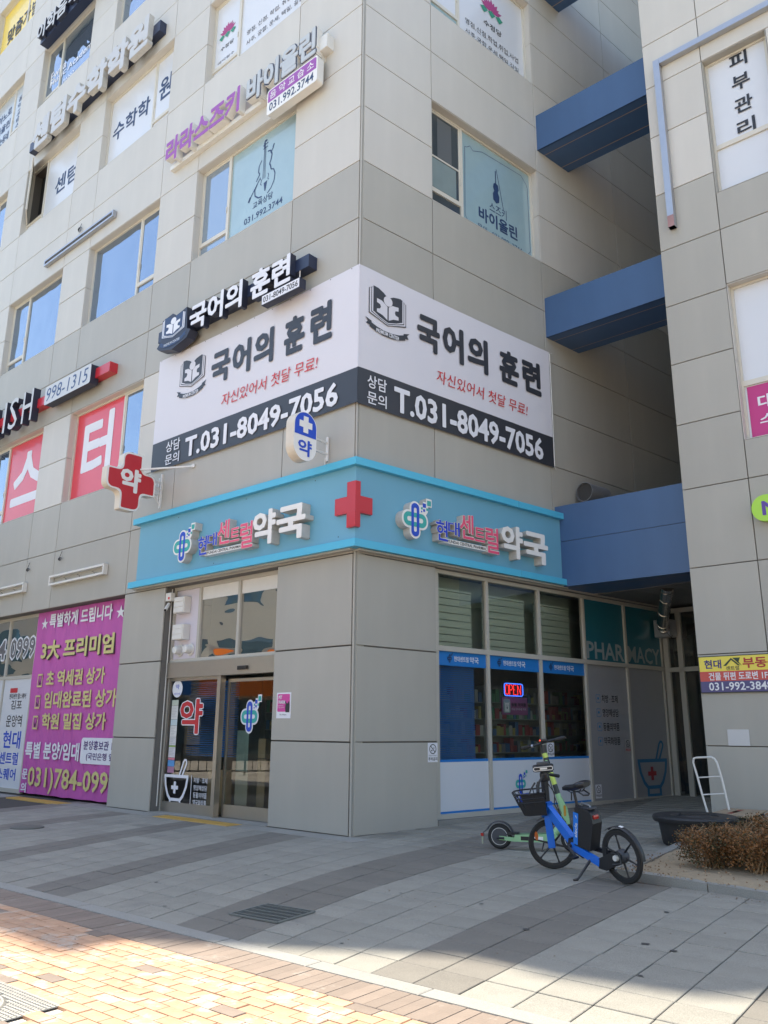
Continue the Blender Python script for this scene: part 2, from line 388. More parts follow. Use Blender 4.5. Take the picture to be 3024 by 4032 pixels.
# ================================================================== GROUND
def proj(p):
    v = Vector(p) - Vector((0, 0, CAM_H)); z = v.dot(fw)
    if z <= 0.1: return None
    return 1512 + FPX * v.dot(r2) / z, 2016 - FPX * v.dot(u2) / z
def seen(p, m=60):
    q = proj(p)
    return q is not None and -m < q[0] < 3024 + m and -m < q[1] < 4032 + m
M_SAND = mat('joint_sand', (0.055, 0.05, 0.043), 0.95, nvar=0.1, nscale=30)
M_SLAB = mat('granite_slab', (0.232, 0.222, 0.192), 0.66, speck=.35, island=0.13, var=0.07, nvar=0.13, nscale=3.0, bump=0.35, bscale=90)
M_SLABD = mat('granite_slab_dark', (0.150, 0.139, 0.120), 0.66, speck=.3, island=0.09, var=0.06, nvar=0.12, nscale=3.0, bump=0.35, bscale=90)
M_KERB = mat('kerb_granite', (0.25, 0.245, 0.225), 0.6, speck=.25, island=0.06, var=0.04, nvar=0.06, bump=0.25, bscale=90)
M_BRICK = mat('clay_brick', (0.45, 0.265, 0.165), 0.5, island=0.28, var=0.12, nvar=0.22, nscale=5, bump=0.5, bscale=45)
M_BRICKD = mat('clay_brick_dark', (0.20, 0.155, 0.125), 0.55, island=0.15, var=0.10, nvar=0.10, nscale=5, bump=0.5, bscale=45)
def smear(m, col, thr=.52, sc_=3.5):
    n, l, b = nodes(m); src = b.inputs['Base Color'].links[0].from_socket; tc = n.new('ShaderNodeTexCoord')
    g = n.new('ShaderNodeNewGeometry'); t = n.new('ShaderNodeTexNoise'); t.inputs['Scale'].default_value = sc_; t.inputs['Detail'].default_value = 7; t.inputs['Roughness'].default_value = .7; l.new(g.outputs['Position'], t.inputs['Vector'])
    r = n.new('ShaderNodeMapRange'); r.inputs[1].default_value = thr; r.inputs[2].default_value = thr + .12; r.inputs[4].default_value = .75; l.new(t.outputs[0], r.inputs[0])
    mx = n.new('ShaderNodeMix'); mx.data_type = 'RGBA'; l.new(r.outputs[0], mx.inputs[0]); l.new(src, mx.inputs[6]); mx.inputs[7].default_value = (*col, 1); l.new(mx.outputs[2], b.inputs['Base Color'])
smear(M_BRICK, (.50, .46, .40)); smear(M_BRICKD, (.34, .31, .27), .58); smear(M_SLAB, (.185, .176, .158), .56, 1.6); smear(M_SLABD, (.125, .117, .106), .56, 1.6)
M_BSAND = mat('brick_sand', (0.50, 0.46, 0.40), 0.95, nvar=0.25, nscale=9)
M_ASPH = mat('street_concrete', (0.30, 0.275, 0.235), 0.85, nvar=0.08, nscale=6, bump=0.3, bscale=120)
M_SOIL = mat('dry_soil', (0.30, 0.235, 0.155), 0.95, nvar=0.16, nscale=9, bump=0.8, bscale=35)
M_TACT = mat('tactile_yellow', (0.52, 0.33, 0.09), 0.6, nvar=0.12, nscale=7)

# base sheets --------------------------------------------------------------
mb = MB(); mb.add([(-400, -400, -.09), (400, -400, -.09), (400, 400, -.09), (-400, 400, -.09)], [(0, 1, 2, 3)])
mb.build('ground', M_ASPH, kind='structure')
KA = Vector((.775, -.632)); KN = Vector((.632, .775)); K0 = Vector((-.5, 6.47))
def kp(s_, t_): p = K0 + KA * s_ + KN * t_; return (p.x, p.y)
mb = MB(); nx, ny = 160, 90
gv = []; gf = []
for i in range(nx + 1):
    for j in range(ny + 1):
        x, y = kp(-40 + 80 * i / nx, -.17 + 45 * j / ny); gv.append((x, y, zg(x, y) - .018))
for i in range(nx):
    for j in range(ny): a = i * (ny + 1) + j; gf.append((a, a + ny + 1, a + ny + 2, a + 1))
mb.add(gv, gf); pave = mb.build('pavement', M_SAND, kind='structure')
mb = MB(); mb.add([(*kp(-60, -.17), -.012), (*kp(60, -.17), -.012), (*kp(60, -22), -.012), (*kp(-60, -22), -.012)], [(0, 3, 2, 1)])
brickp = mb.build('brick_paving', M_BSAND, kind='structure')

# paving slabs in fanned columns --------------------------------------------
stripes = [(-9.3, -8.8), (-7.4, -6.9), (-5.42, -4.9), (-3.65, -3.1), (-1.72, -1.12), (-.07, .48), (1.65, 2.15), (3.3, 3.85), (5, 5.5)]
xs = []; dark = []
for i, (a, b) in enumerate(stripes):
    xs += [a, (a + b) / 2]; dark += [1, 1]
    if i + 1 < len(stripes):
        g0, g1 = b, stripes[i + 1][0]; n = max(1, round((g1 - g0) / .28))
        for k in range(n): xs.append(g0 + (g1 - g0) * k / n); dark.append(0)
    else: xs.append(b)
angs = [(-10, 64), (-7, 65), (-5, 67.5), (-3.3, 66.5), (-1.5, 60), (.2, 54.5), (2, 52.5), (5.5, 50)]
def lerp(tab, x):
    for (a, va), (b, vb) in zip(tab, tab[1:]):
        if x <= b: return va + (vb - va) * max(0, (x - a)) / (b - a)
    return tab[-1][1]
def colpt(x, t):
    y = 6.47 - .8155 * (x + .5); th = R(lerp(angs, x)); bw = lerp([(-8, .12), (-5, .15), (-3.3, .2), (-1.5, .34), (.4, .06), (3, 0)], x) * math.sin(math.pi * min(t, 7) / 7); return Vector((x + math.cos(th) * t - math.sin(th) * bw, y + math.sin(th) * t + math.cos(th) * bw))
def inside_building(p, m=0.0):
    d = p - Vector((CN.x, CN.y)); nl = Vector((.6612, .7503)); nr = Vector((-.6499, .76))
    return d.x * nl.x + d.y * nl.y > m and d.x * nr.x + d.y * nr.y > m
PLANT = [(2.62, 9.98), (3.9, 8.42), (9.5, 4.0), (11, 8), (4.35, 12.6)]
def in_poly(p, P):
    c = False
    for i in range(len(P)):
        (x1, y1), (x2, y2) = P[i], P[i - 1]
        if (y1 > p.y) != (y2 > p.y) and p.x < (x2 - x1) * (p.y - y1) / (y2 - y1) + x1: c = not c
    return c
def slab_geo(c4, h, gap, th, jit):
    cx = sum((c for c in c4), Vector((0, 0))) / 4
    ins = []
    for c in c4:
        d = (cx - c); ins.append(c + d.normalized() * gap * 1.41)
    z0 = zg(cx.x, cx.y)
    top = [(p.x + (cx.x - p.x) * .02, p.y + (cx.y - p.y) * .02, z0 + h + jit) for p in ins]
    mid = [(p.x, p.y, z0 + h + jit - .004) for p in ins]
    bot = [(p.x, p.y, z0 - th) for p in ins]
    fs = [(0, 1, 2, 3)] + [(i, i + 4, (i + 1) % 4 + 4, (i + 1) % 4) for i in range(4)] + [(i + 4, i + 8, (i + 1) % 4 + 8, (i + 1) % 4 + 4) for i in range(4)]
    return top + mid + bot, fs, cx
pieces = []
pitch = .375
GR = [(-1.06, 8.30), (-.52, 7.93), (-.82, 7.50), (-1.34, 7.86)]
for i in range(len(xs) - 1):
    tt = 0.0
    off = 0
    for j in range(44):
        t0 = pitch * j + off; t1 = t0 + pitch
        c4 = [colpt(xs[i], t0), colpt(xs[i + 1], t0), colpt(xs[i + 1], t1), colpt(xs[i], t1)]
        c = sum(c4, Vector((0, 0))) / 4
        if inside_building(c, .35) or c.y > 24 or in_poly(c, PLANT): continue
        if dark[i] == 0 and dark[i] is not None and False: dk = 1
        else: dk = dark[i]
        pieces.append((c, c4, dk))
def place(pieces, parent, name, mats, h, gap, th, jitter, nmax=300):
    vis = [p for p in pieces if seen((p[0].x, p[0].y, 0))]
    vis.sort(key=lambda p: p[0].length); near = set(id(p) for p in vis[:nmax])
    field = MB()
    for p in pieces:
        jj = jitter * (1 if p[0].length < 11 else .25)
        vs, fs, c = slab_geo(p[1], h, gap * random.uniform(.7, 1.3), th, random.uniform(-jj, jj))
        if id(p) in near:
            m = MB(); m.add(vs, fs); o = m.build(name, mats[p[2]], parent, base=(c.x, c.y, zg(c.x, c.y)))
            pb = BASE[parent.name]; o.location = Vector((c.x, c.y, zg(c.x, c.y))) - pb
        else: field.add(vs, fs, p[2])
    field.build(name + '_field', mats, parent, kind='stuff')
place(pieces, pave, 'paving_slab', [M_SLAB, M_SLABD], 0.0, .0048, .03, .0025)
for k in range(-14, 16):                       # kerb stones
    a, b = k * .98 + .1, k * .98 + 1.08
    c4 = [Vector(kp(a, -.165)), Vector(kp(b, -.165)), Vector(kp(b, -.003)), Vector(kp(a, -.003))]
    vs, fs, c = slab_geo(c4, .004, .003, .05, random.uniform(-.002, .002)); m = MB(); m.add(vs, fs)
    o = m.build('kerb_stone', M_KERB, pave, base=(c.x, c.y, 0)); o.location = (c.x, c.y, 0)
bp = []
MH = [kp(-1.12, -1.95), kp(.02 - .30, -1.95), kp(-.28, -2.9), kp(-1.12 - .2, -2.9)]
mhc = Vector((-1.89, 5.41))
def in_mh(c):
    d = c - mhc; a, b = d.dot(KA), d.dot(KN)
    return -.98 < a < .02 and -.98 < b < .02
for k in range(-120, 140):                       # soldier course
    a, b = k * .104, k * .104 + .104
    bp.append((None, [Vector(kp(a, -.53)), Vector(kp(b, -.53)), Vector(kp(b, -.172)), Vector(kp(a, -.172))], 1))
for r_ in range(0, 70):
    t1 = -.535 - r_ * .108; o_ = .108 * (r_ % 2) + random.uniform(-.02, .02)
    for k in range(-50, 54):
        a = k * .216 + o_; b = a + .216
        bp.append((None, [Vector(kp(a, t1 - .108)), Vector(kp(b, t1 - .108)), Vector(kp(b, t1)), Vector(kp(a, t1))], 1 if random.random() < .03 else 0))
bp = [(sum(c4, Vector((0, 0))) / 4, c4, d) for _, c4, d in bp]
bp = [p for p in bp if not in_mh(p[0])]
place(bp, brickp, 'paving_brick', [M_BRICK, M_BRICKD], .004, .004, .03, .002)

# manhole cover, drain grate, tactile strip ----------------------------------
mh = root('manhole_cover', FW, (mhc.x - .49, mhc.y - .03, 0), 'square perforated metal manhole frame with round lid in the brick paving', 'manhole cover')
F2 = lambda a, b, z: (mhc.x + KA.x * a + KN.x * b, mhc.y + KA.y * a + KN.y * b, z)
M_IRON = mat('cast_iron', (0.33, 0.32, 0.29), 0.6, metal=0.2, nvar=0.1, nscale=12)
mb = MB(); mb.add([F2(-.96, -.96, .0), F2(0, -.96, .0), F2(0, 0, .0), F2(-.96, 0, .0)], [(0, 1, 2, 3)])
mb.build('frame_plate', mat('iron_dark', (0.10, 0.10, 0.09), 0.7), mh)
mb = MB()
for i in range(32):
    for j in range(32):
        a, b = -.955 + i * .03, -.955 + j * .03
        if (a + .475) ** 2 + (b + .475) ** 2 < .33 ** 2: continue
        mb.add([F2(a, b, .006), F2(a + .022, b, .006), F2(a + .022, b + .022, .006), F2(a, b + .022, .006), F2(a - .002, b - .002, 0), F2(a + .024, b - .002, 0), F2(a + .024, b + .024, 0), F2(a - .002, b + .024, 0)], [(0, 1, 2, 3), (0, 4, 5, 1), (1, 5, 6, 2), (2, 6, 7, 3), (3, 7, 4, 0)])
mb.build('stud_field', M_IRON, mh, kind='stuff')
mb = MB(); cc = F2(-.475, -.475, 0); mb.lathe([(0, .006), (.29, .006), (.295, .001), (.31, .001), (.315, .008), (.325, .008), (.33, 0)], cc, n=48); mb.build('lid', M_IRON, mh)
gc = Vector((-.935, 7.9)); g = root('drain_grate', FW, (gc.x, gc.y, 0), 'small metal drain grate with parallel bars sunk into the grey slabs', 'drain grate')
A = Vector((-.52, 7.93)) - Vector((-1.06, 8.30)); A = A.normalized(); Bq = Vector((-1.34, 7.86)) - Vector((-1.06, 8.30)); Bq = Bq.normalized()
G2 = lambda a, b, z: (-1.06 + A.x * a + Bq.x * b, 8.30 + A.y * a + Bq.y * b, z)
mb = MB(); mb.add([G2(0, 0, .0055), G2(.56, 0, .0055), G2(.56, .52, .0055), G2(0, .52, .0055)], [(0, 1, 2, 3)]); mb.build('pit_shade', mat('pit_shade_black', (0.015, 0.016, 0.015), 0.9), g)  # flat black sheet over the slabs, standing for the shade below the bars
mb = MB()
for a, b, c, d in ((0, 0, .56, 0), (0, .52, .56, .52), (0, 0, 0, .52), (.56, 0, .56, .52)): mb.beam(G2(a, b, .010), G2(c, d, .010), .02, .012)
mb.build('rim', mat('grate_steel', (0.20, 0.21, 0.20), 0.5, metal=.5), g)
for k in range(5):
    m = MB(); m.beam(G2(.02, .07 + k * .095, .013), G2(.54, .07 + k * .095, .013), .010, .008); m.build('bearing_bar', MATS['grate_steel'], g)
for k in range(17):
    m = MB(); m.beam(G2(.03 + k * .032, .02, .009), G2(.03 + k * .032, .5, .009), .006, .006); m.build('cross_bar', MATS['grate_steel'], g)
def tactile(name, x0, x1, label, zz=.0):
    t = root(name, FL, ((x0 + x1) / 2, -.25, 0), label, 'tactile paving', 'yellow tactile strips along the shop fronts')
    n = round((x1 - x0) / .3)
    for k in range(n):
        a = x0 + (x1 - x0) * k / n; b = x0 + (x1 - x0) * (k + 1) / n
        m = MB(); m.box(a + .003, b - .003, -.43, -.10, -.02, .006)
        for q in range(4): m.box(a + .03 + q * .07, a + .06 + q * .07, -.40, -.13, .006, .011)
        m.build('tactile_tile', M_TACT, t)
tactile('tactile_strip', -4.65, -2.45, 'worn yellow ribbed tactile strip in front of the pharmacy door')
tactile('tactile_strip', -10.6, -8.2, 'faded yellow tactile strip below the purple banner')
# light border slabs along the left facade
mb = MB()
for k in range(34):
    a = -22 + k * .66
    if -4.75 < a + .33 < -2.4 or -10.7 < a + .33 < -8.1: continue
    mb.box(a + .004, a + .656, -.42, -.02, -.02, .004)
mb.build('border_slabs', M_KERB, None, F=FL, kind='structure')
mb = MB()
for k in range(3):
    for a in (-.1, ):
        pass
# planter bed: kerb, soil --------------------------------------------------
P0, P1, P2, P3 = Vector((2.66, 9.93)), Vector((3.95, 8.40)), Vector((9.0, 2.4)), Vector((4.35, 12.35))
def kerbline(parent, a, b, n, w=.13, h=.075):
    d = (b - a) / n; nn = Vector((-d.y, d.x)).normalized() * w
    for k in range(n):
        p, q = a + d * (k + .006), a + d * (k + .994)
        m = MB(); z0 = zg(*p)
        vs = [(p.x, p.y), (q.x, q.y), (q.x + nn.x, q.y + nn.y), (p.x + nn.x, p.y + nn.y)]
        tp = [(x, y, zg(x, y) + h) for x, y in vs]; md = [(x + (p.x + q.x + nn.x) / 2 * 0, y, zg(x, y) - .03) for x, y in vs]
        m.add(tp + md, [(0, 1, 2, 3)] + [(i, i + 4, (i + 1) % 4 + 4, (i + 1) % 4) for i in range(4)])
        m.build('kerb_stone', M_KERB, parent)
mb = MB(); nq = 40
pts = []
for i in range(nq + 1):
    for j in range(nq + 1):
        u, v = i / nq, j / nq; p = P0.lerp(P2, u).lerp(P3.lerp(Vector((12, 7)), u), v)
        edge = min(u * 20, v * 20, 1)
        z = zg(p.x, p.y) + .05 + .03 * math.sin(p.x * 5 + p.y * 3) * .5 * edge + random.uniform(-.006, .010) + .02 * edge
        pts.append((p.x, p.y, z))
mb.add(pts, [(i * (nq + 1) + j, (i + 1) * (nq + 1) + j, (i + 1) * (nq + 1) + j + 1, i * (nq + 1) + j + 1) for i in range(nq) for j in range(nq)]); mb.smooth = True
bed = mb.build('planting_bed', M_SOIL, kind='structure')
kerbline(bed, P0, P2, 9); kerbline(bed, P3, P0, 3)
# soil crumbs, dead leaves, stones
mb = MB(); mb2 = MB()
for k in range(900):
    u, v = random.random() ** 1.3 * .6, random.random() ** 1.5 * .5
    p = P0.lerp(P2, u).lerp(P3.lerp(Vector((12, 7)), u), v); z = zg(p.x, p.y) + .085; q = random.uniform(.004, .018); a = random.random() * 6.28
    tgt = mb if random.random() < .5 else mb2
    tgt.add([(p.x + q * math.cos(a), p.y + q * math.sin(a), z), (p.x + q * math.cos(a + 2.1), p.y + q * math.sin(a + 2.1), z - .004), (p.x + q * math.cos(a + 4.2), p.y + q * math.sin(a + 4.2), z), (p.x, p.y, z + q * .8)], [(0, 1, 3), (1, 2, 3), (2, 0, 3)])
mb.build('soil_crumbs', M_SOIL, bed, kind='stuff'); mb2.build('leaf_litter', mat('dead_leaf', (0.16, 0.085, 0.035), .8), bed, kind='stuff')
mb = MB()
for k in range(260):                          # litter along the kerb and walls
    if k < 170:
        t = random.random(); p = P0.lerp(P1.lerp(P2, .3), t) + Vector((random.gauss(0, .06) - .1, random.gauss(0, .06) - .1))
    else: p = Vector((random.uniform(-4, 4), random.uniform(6.5, 12)))
    z = zg(p.x, p.y) + .004; q = random.uniform(.004, .014); a = random.random() * 6.28
    mb.add([(p.x + q * math.cos(a), p.y + q * math.sin(a), z), (p.x - q * math.sin(a), p.y + q * math.cos(a), z + .003), (p.x - q * math.cos(a), p.y - q * math.sin(a), z), (p.x + q * .5 * math.sin(a), p.y - q * .5 * math.cos(a), z + .004)], [(0, 1, 2, 3)])
mb.build('leaf_litter', MATS['dead_leaf'], pave, kind='stuff')
# dark spots (gum, stains) on the slabs
mb = MB()
for x, y, r_ in ((2.05, 6.95, .035), (2.2, 6.75, .03), (1.75, 6.1, .022), (.95, 8.4, .02), (.2, 8.9, .018), (-1.3, 9.9, .02), (1.2, 7.4, .03), (-.3, 6.9, .015), (2.6, 8.1, .025), (-2.4, 9.4, .02), (-2.0, 8.2, .022)):
    n = 9; mb.add([(x + r_ * random.uniform(.7, 1.2) * math.cos(6.28 * k / n), y + r_ * random.uniform(.7, 1.2) * math.sin(6.28 * k / n), zg(x, y) + .0045) for k in range(n)], [tuple(range(n))])
mb.build('stain_spots', mat('stain', (0.05, 0.05, 0.05), .6), pave, kind='stuff')
mc = MB(); mc.lathe([(.26, .0), (.26, .012), (.25, .016), (0, .014)], (-5.78, 14.15, 0), n=28)
tag(mc.build('access_cover', MATS['iron_dark'], base=(-5.78, 14.15, 0)), 'round dark access cover in the slabs left of the pharmacy', 'manhole cover')

# ================================================================== MAIN BUILDING
ZR = [4.43, 5.87, 7.13, 8.365, 9.6, 10.835, 12.09, 13.33, 14.55, 15.79, 17.05, 18.29, 19.52, 20.77, 22.0, 23.23, 24.47, 25.71, 26.95, 28.18, 29.4, 30.65, 31.9, 33.1, 34.35]
ZP = [0.0, 1.39, 2.905, 4.43]
GAP = .008
bld = root('commercial_building', FL, (0, 0, 0), 'large office building clad in grey and cream stone panels with a pharmacy at its corner', 'building')
bcR = bpy.data.objects.new('right_wing', None); bcR = None
_pm = {}
def to_world(F, p): return F @ Vector(p)
REL = {'L': Matrix.Identity(4), 'R': FL.inverted() @ FRR}
def xf(o, F):                            # child of bld, built in another facade's frame
    if F is FRR: o.matrix_local = REL['R'] @ Matrix.Translation(o.location)
    return o
def panel(parent, F, x0, x1, z0, z1, m, y=0.0, g=GAP, g2=None):
    key = (round(x1 - x0, 2), round(z1 - z0, 2), m.name, g)
    if key not in _pm:
        w_, h_ = x1 - x0, z1 - z0; b = MB(); b.box(g, w_ - g, 0, .03, g, h_ - g, 0, .004)
        me = bpy.data.meshes.new('stone_panel'); me.from_pydata(b.v, [], b.f); me.materials.append(m); me.update(); _pm[key] = me
    o = bpy.data.objects.new('stone_panel', _pm[key]); COL.objects.link(o); o.parent = parent
    o.matrix_local = (REL['R'] if F is FRR else Matrix.Identity(4)) @ Matrix.Translation((x0, y, z0))
    return o
backL, backR = MB(), MB()
def cell(F, x0, x1, z0, z1, m, g=GAP):
    panel(bld, F, x0, x1, z0, z1, m, g=g)
    (backL if F is FL else backR).box(x0 - .001, x1 + .001, .034, .5, z0, z1)
def cols(F, x0, x1, zs, mf, g=GAP):
    for a, b in zip(zs, zs[1:]): cell(F, x0, x1, a, b, mf((a + b) / 2), g)
grey = lambda z: M_GREY
def pier(z): return M_WHITE if z > 12.1 or 7.13 < z < 9.6 else M_GREY
def corner(z): return M_WHITE if z > 12.1 else M_GREY
ZLOW = [z for z in ZR if z < 20.8]
# left facade
cols(FL, -1.93, -.05, ZP, grey, .012); cols(FL, -1.93, -.05, ZLOW, corner)
LX = [(-6.98, -5.42), (-11.9, -10.42), (-16.78, -15.33), (-21.68, -20.22), (-26.6, -25.1), (-31.5, -30.0)]
for i, (a, b) in enumerate(LX):
    if i == 0: cols(FL, a, b, ZP, grey, .012); cols(FL, a, b, [z for z in ZR if z < 30.7], pier)
    else: cols(FL, a, b, ZR if i > 2 else [z for z in ZR if z < 30.7], pier)
WX = [(-5.42, -1.93), (-10.42, -6.98), (-15.33, -11.9), (-20.22, -16.78), (-25.1, -21.68), (-30.0, -26.6)]
WZ = [(7.13, 9.6), (12.09, 14.55), (17.05, 19.52), (22.0, 24.47), (26.95, 29.4), (31.9, 34.35)]
SP = [(4.43, 5.87, 7.13), (9.6, 10.835, 12.09), (14.55, 15.79, 17.05), (19.52, 20.77, 22.0), (24.47, 25.71, 26.95), (29.4, 30.65, 31.9)]
for i, (a, b) in enumerate(WX):
    for k, zz in enumerate(SP):
        if i == 0 and zz[0] > 20.5: continue
        if i == 0 and zz[0] == 19.52: cols(FL, a, b, (19.52, 20.77), pier); continue
        cols(FL, a, b, zz, (lambda z: M_WHITE if z > 12.1 else M_GREY))
# right facade
cols(FRR, .05, 1.87, ZP, grey, .012); cols(FRR, .05, 1.87, ZLOW, corner)
for zz in SP[:4]:
    cols(FRR, 1.87, 5.36, zz if zz[0] < 19 else (19.52, 20.77), (lambda z: M_WHITE if z > 12.1 else M_GREY))
M_INNER = M_GREY
for a, b in ((5.36, 8.6), (8.6, 11.9), (11.9, 14.6)):
    cols(FRR, a, b, [4.43 if a > 20 else 4.43, 5.87] + ZR[2:], (lambda z: M_WHITE if z > 12.1 else M_GREY))
backL.box(-6.98, -5.42, .034, .5, 0, 4.43); backL.box(-1.93, -.02, .034, .5, 0, 4.43)
backL.build('wall_backing', M_JOINT, bld); xf(backR.build('wall_backing', M_JOINT, bld, base=(0, 0, 0)), FRR)
# corner trim
mb = MB(); mb.box(-.038, .0, .004, .04, 0, 20.77); mb.box(-.044, .0, .02, .3, 0, 20.77); mb.build('corner_trim', M_GREY, bld)
# solid core, in facade-left coordinates from world points
def core(name, pts, z0, z1):
    inv = FL.inverted(); P = [inv @ Vector((x, y, 0)) for x, y in pts]; n = len(P); m = MB()
    m.add([(p.x, p.y, z0) for p in P] + [(p.x, p.y, z1) for p in P], [(i, (i + 1) % n, (i + 1) % n + n, i + n) for i in range(n)] + [tuple(range(n, 2 * n)), tuple(range(n - 1, -1, -1))])
    return m.build(name, M_CORE, bld)
def WL(x, y): v = FL @ Vector((x, y, 0)); return (v.x, v.y)
def WR(x, y): v = FRR @ Vector((x, y, 0)); return (v.x, v.y)
ci = (CN.x + .0, CN.y + .66)
core('structure_core', [WL(-6.5, .5), ci, WR(14.5, .5), WR(14.5, 14), WL(-6.5, 16)], 4.47, 20.6)
core('structure_core', [WL(-18, .5), WL(-6.5, .5), WL(-6.5, 16), WL(-18, 16)], 4.47, 30.2)
core('structure_core', [WL(-42, .5), WL(-18, .5), WL(-18, 16), WL(-42, 16)], 4.47, 34.6)
core('shadow_caster_core', [(-5.16, 17.22), (-1.6, 16.74), (-1.19, 16.5), (-1.1, 16.28), (-.22, 15.83), (.2, 15.83), WR(5.9, .5), WR(14.5, .5), WR(14.5, 14), WL(-6.5, 16)], 20.6, 30.2)  # unseen upper mass, outline shaped to cast the shadow edge on the ground
core('ground_core', [WL(-40, 4), WL(-7, 4), WL(-7, 5.2), (-.2, 19.6), WR(9.55, 5), WR(9.55, .5), WR(20, .5), WR(20, 14), WL(-40, 16)], 0, 4.47)

# ---- windows ----
def window(F, x0, x1, z0, z1, side, label=None, depth=.20, mrev=None, panes=None, parent=None, narrow=1.07, tz=.44, opening=False):
    p = parent or bld; b_ = (x0, 0, z0); mrev = mrev or (M_WHITE if z0 > 12 or z0 < 9 else M_GREY)
    if parent is None and z0 > 12 and F is FRR: mrev = M_WHITE
    f = .055; y = depth; mb = MB()
    mb.box(x0, x1, y - .03, y + .04, z1 - f, z1); mb.box(x0, x1, y - .03, y + .04, z0, z0 + f)
    mb.box(x0, x0 + f, y - .03, y + .04, z0 + f, z1 - f); mb.box(x1 - f, x1, y - .03, y + .04, z0 + f, z1 - f)
    xm = x0 + narrow if side < 0 else x1 - narrow
    mb.box(xm - .035, xm + .035, y - .028, y + .04, z0 + f, z1 - f)
    n0, n1 = (x0 + f, xm - .035) if side < 0 else (xm + .035, x1 - f)
    w0, w1 = (xm + .035, x1 - f) if side < 0 else (x0 + f, xm - .035)
    zt = z0 + tz
    mb.box(n0, n1, y - .027, y + .04, zt - .035, zt + .035)
    o = mb.build('window', M_ALU, p, base=b_)
    o.matrix_local = (REL['R'] if (F is FRR and p is bld) else Matrix.Identity(4)) @ Matrix.Translation(Vector(b_) - BASE[p.name])
    BASE[o.name] = Vector(b_)
    # reveals
    rv = MB(); g = .006
    for za, zb in ((z0, (z0 + z1) / 2), ((z0 + z1) / 2, z1)):
        rv.box(x0 + .002, x0 + .014, .012, y - .031, za + g, zb - g); rv.box(x1 - .014, x1 - .002, .012, y - .031, za + g, zb - g)
    rv.box(x0 + .015, x1 - .015, .012, y - .031, z1 - .014, z1 - .002); rv.box(x0 + .015, x1 - .015, .006, y - .031, z0 + .001, z0 + .012)
    rv.build('reveal', mrev, o)
    panes = panes or (M_PANE, M_PANE, M_PANE)
    m = MB(); m.rect(w0, w1, z0 + f, z1 - f, y + .012); m.build('pane', panes[0], o)
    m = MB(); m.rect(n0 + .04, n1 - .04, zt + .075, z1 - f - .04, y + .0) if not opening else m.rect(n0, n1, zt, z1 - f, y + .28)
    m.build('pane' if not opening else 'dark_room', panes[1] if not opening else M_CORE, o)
    m = MB(); m.rect(n0, n1, z0 + f, zt - .035, y + .012); m.build('pane', panes[2], o)
    sa, sb, sc_, sd_ = n0, n1, zt + .035, z1 - f
    if not opening:
        m = MB(); m.box(sa, sa + .04, y - .015, y + .02, sc_, sd_); m.box(sb - .04, sb, y - .015, y + .02, sc_, sd_)
        m.box(sa + .04, sb - .04, y - .015, y + .02, sc_, sc_ + .04); m.box(sa + .04, sb - .04, y - .015, y + .02, sd_ - .04, sd_)
        hx = sb - .02 if side < 0 else sa + .02
        m.box(hx - .008, hx + .008, y - .04, y - .015, sc_ + .45, sc_ + .6)
        m.build('sash', M_ALU, o)
    return o, (w0, w1, z0 + f, z1 - f), (n0, n1, zt + .035, z1 - f), y
M_PANEBL = mat('blind_pane', (0.55, 0.66, 0.70), 0.15, coat=.6)
M_PANEG = mat('grey_blue_pane', (0.34, 0.42, 0.50), .06, metal=.55)
wins = {}
sides = [-1, 1, -1, 1, -1, 1]
for i, (a, b) in enumerate(WX):
    for k, (z0, z1) in enumerate(WZ):
        if (i == 0 and (k == 0 or k >= 3)) or (i == 1 and k >= 4) or (i == 2 and k >= 5): continue
        pn = None; op = False
        if (i, k) == (0, 1): pn = (M_FILMT, M_PANEG, M_PANEG)
        if (i, k) == (0, 2): pn = (M_FILMW, M_FILMW, M_FILMW)
        if (i, k) == (1, 2): pn = (M_FILMW, M_FILMW, M_FILMW)
        if (i, k) == (2, 2): pn = (M_FILMW, M_PANED, M_FILMW); op = True
        if (i, k) == (1, 0): pn = (M_FILMR, M_PANE, M_PANE)
        if (i, k) == (2, 0): pn = (M_FILMR, M_PANE, M_PANE)
        if (i, k) == (3, 3): pn = (mat('grey_blue_film', (0.42, 0.46, 0.48), .3, coat=.4),) * 3
        if (i, k) == (3, 4): pn = (M_FILMY, M_FILMY, M_FILMY)
        wins[('L', i, k)] = window(FL, a, b, z0, z1, sides[i], panes=pn, opening=op, mrev=(M_GREY if k == 5 else M_WHITE))
wins[('R', 0, 1)] = window(FRR, 1.87, 5.36, 12.09, 14.55, -1, panes=(M_FILMT, M_PANED, M_PANED))
wins[('R', 0, 2)] = window(FRR, 1.87, 5.36, 17.05, 19.52, -1, panes=(M_FILMW, M_FILMW, M_FILMT))
# room behind the open sash, and the sash swung outwards
o, W_, N_, y_ = wins[('L', 2, 2)]
m = MB(); zt = N_[2]; hx = N_[0] + .01
dv = Vector((.895, -.446))
for a, b in ((0, .95),):
    def SP3(u, z, t=0): return (hx + dv.x * u, y_ - .04 + dv.y * u, z)
    m.beam(SP3(0, zt + .02), SP3(.92, zt + .02), .04, .045); m.beam(SP3(0, N_[3] - .02), SP3(.92, N_[3] - .02), .04, .045)
    m.beam(SP3(.02, zt), SP3(.02, N_[3]), .045, .045, upv=(1, 0, 0)); m.beam(SP3(.90, zt), SP3(.90, N_[3]), .045, .045, upv=(1, 0, 0))
m.build('open_sash', M_ALU, o)
m = MB(); m.quad(SP3(.04, zt + .04), SP3(.88, zt + .04), SP3(.88, N_[3] - .04), SP3(.04, N_[3] - .04)); m.build('pane', M_PANED, o)

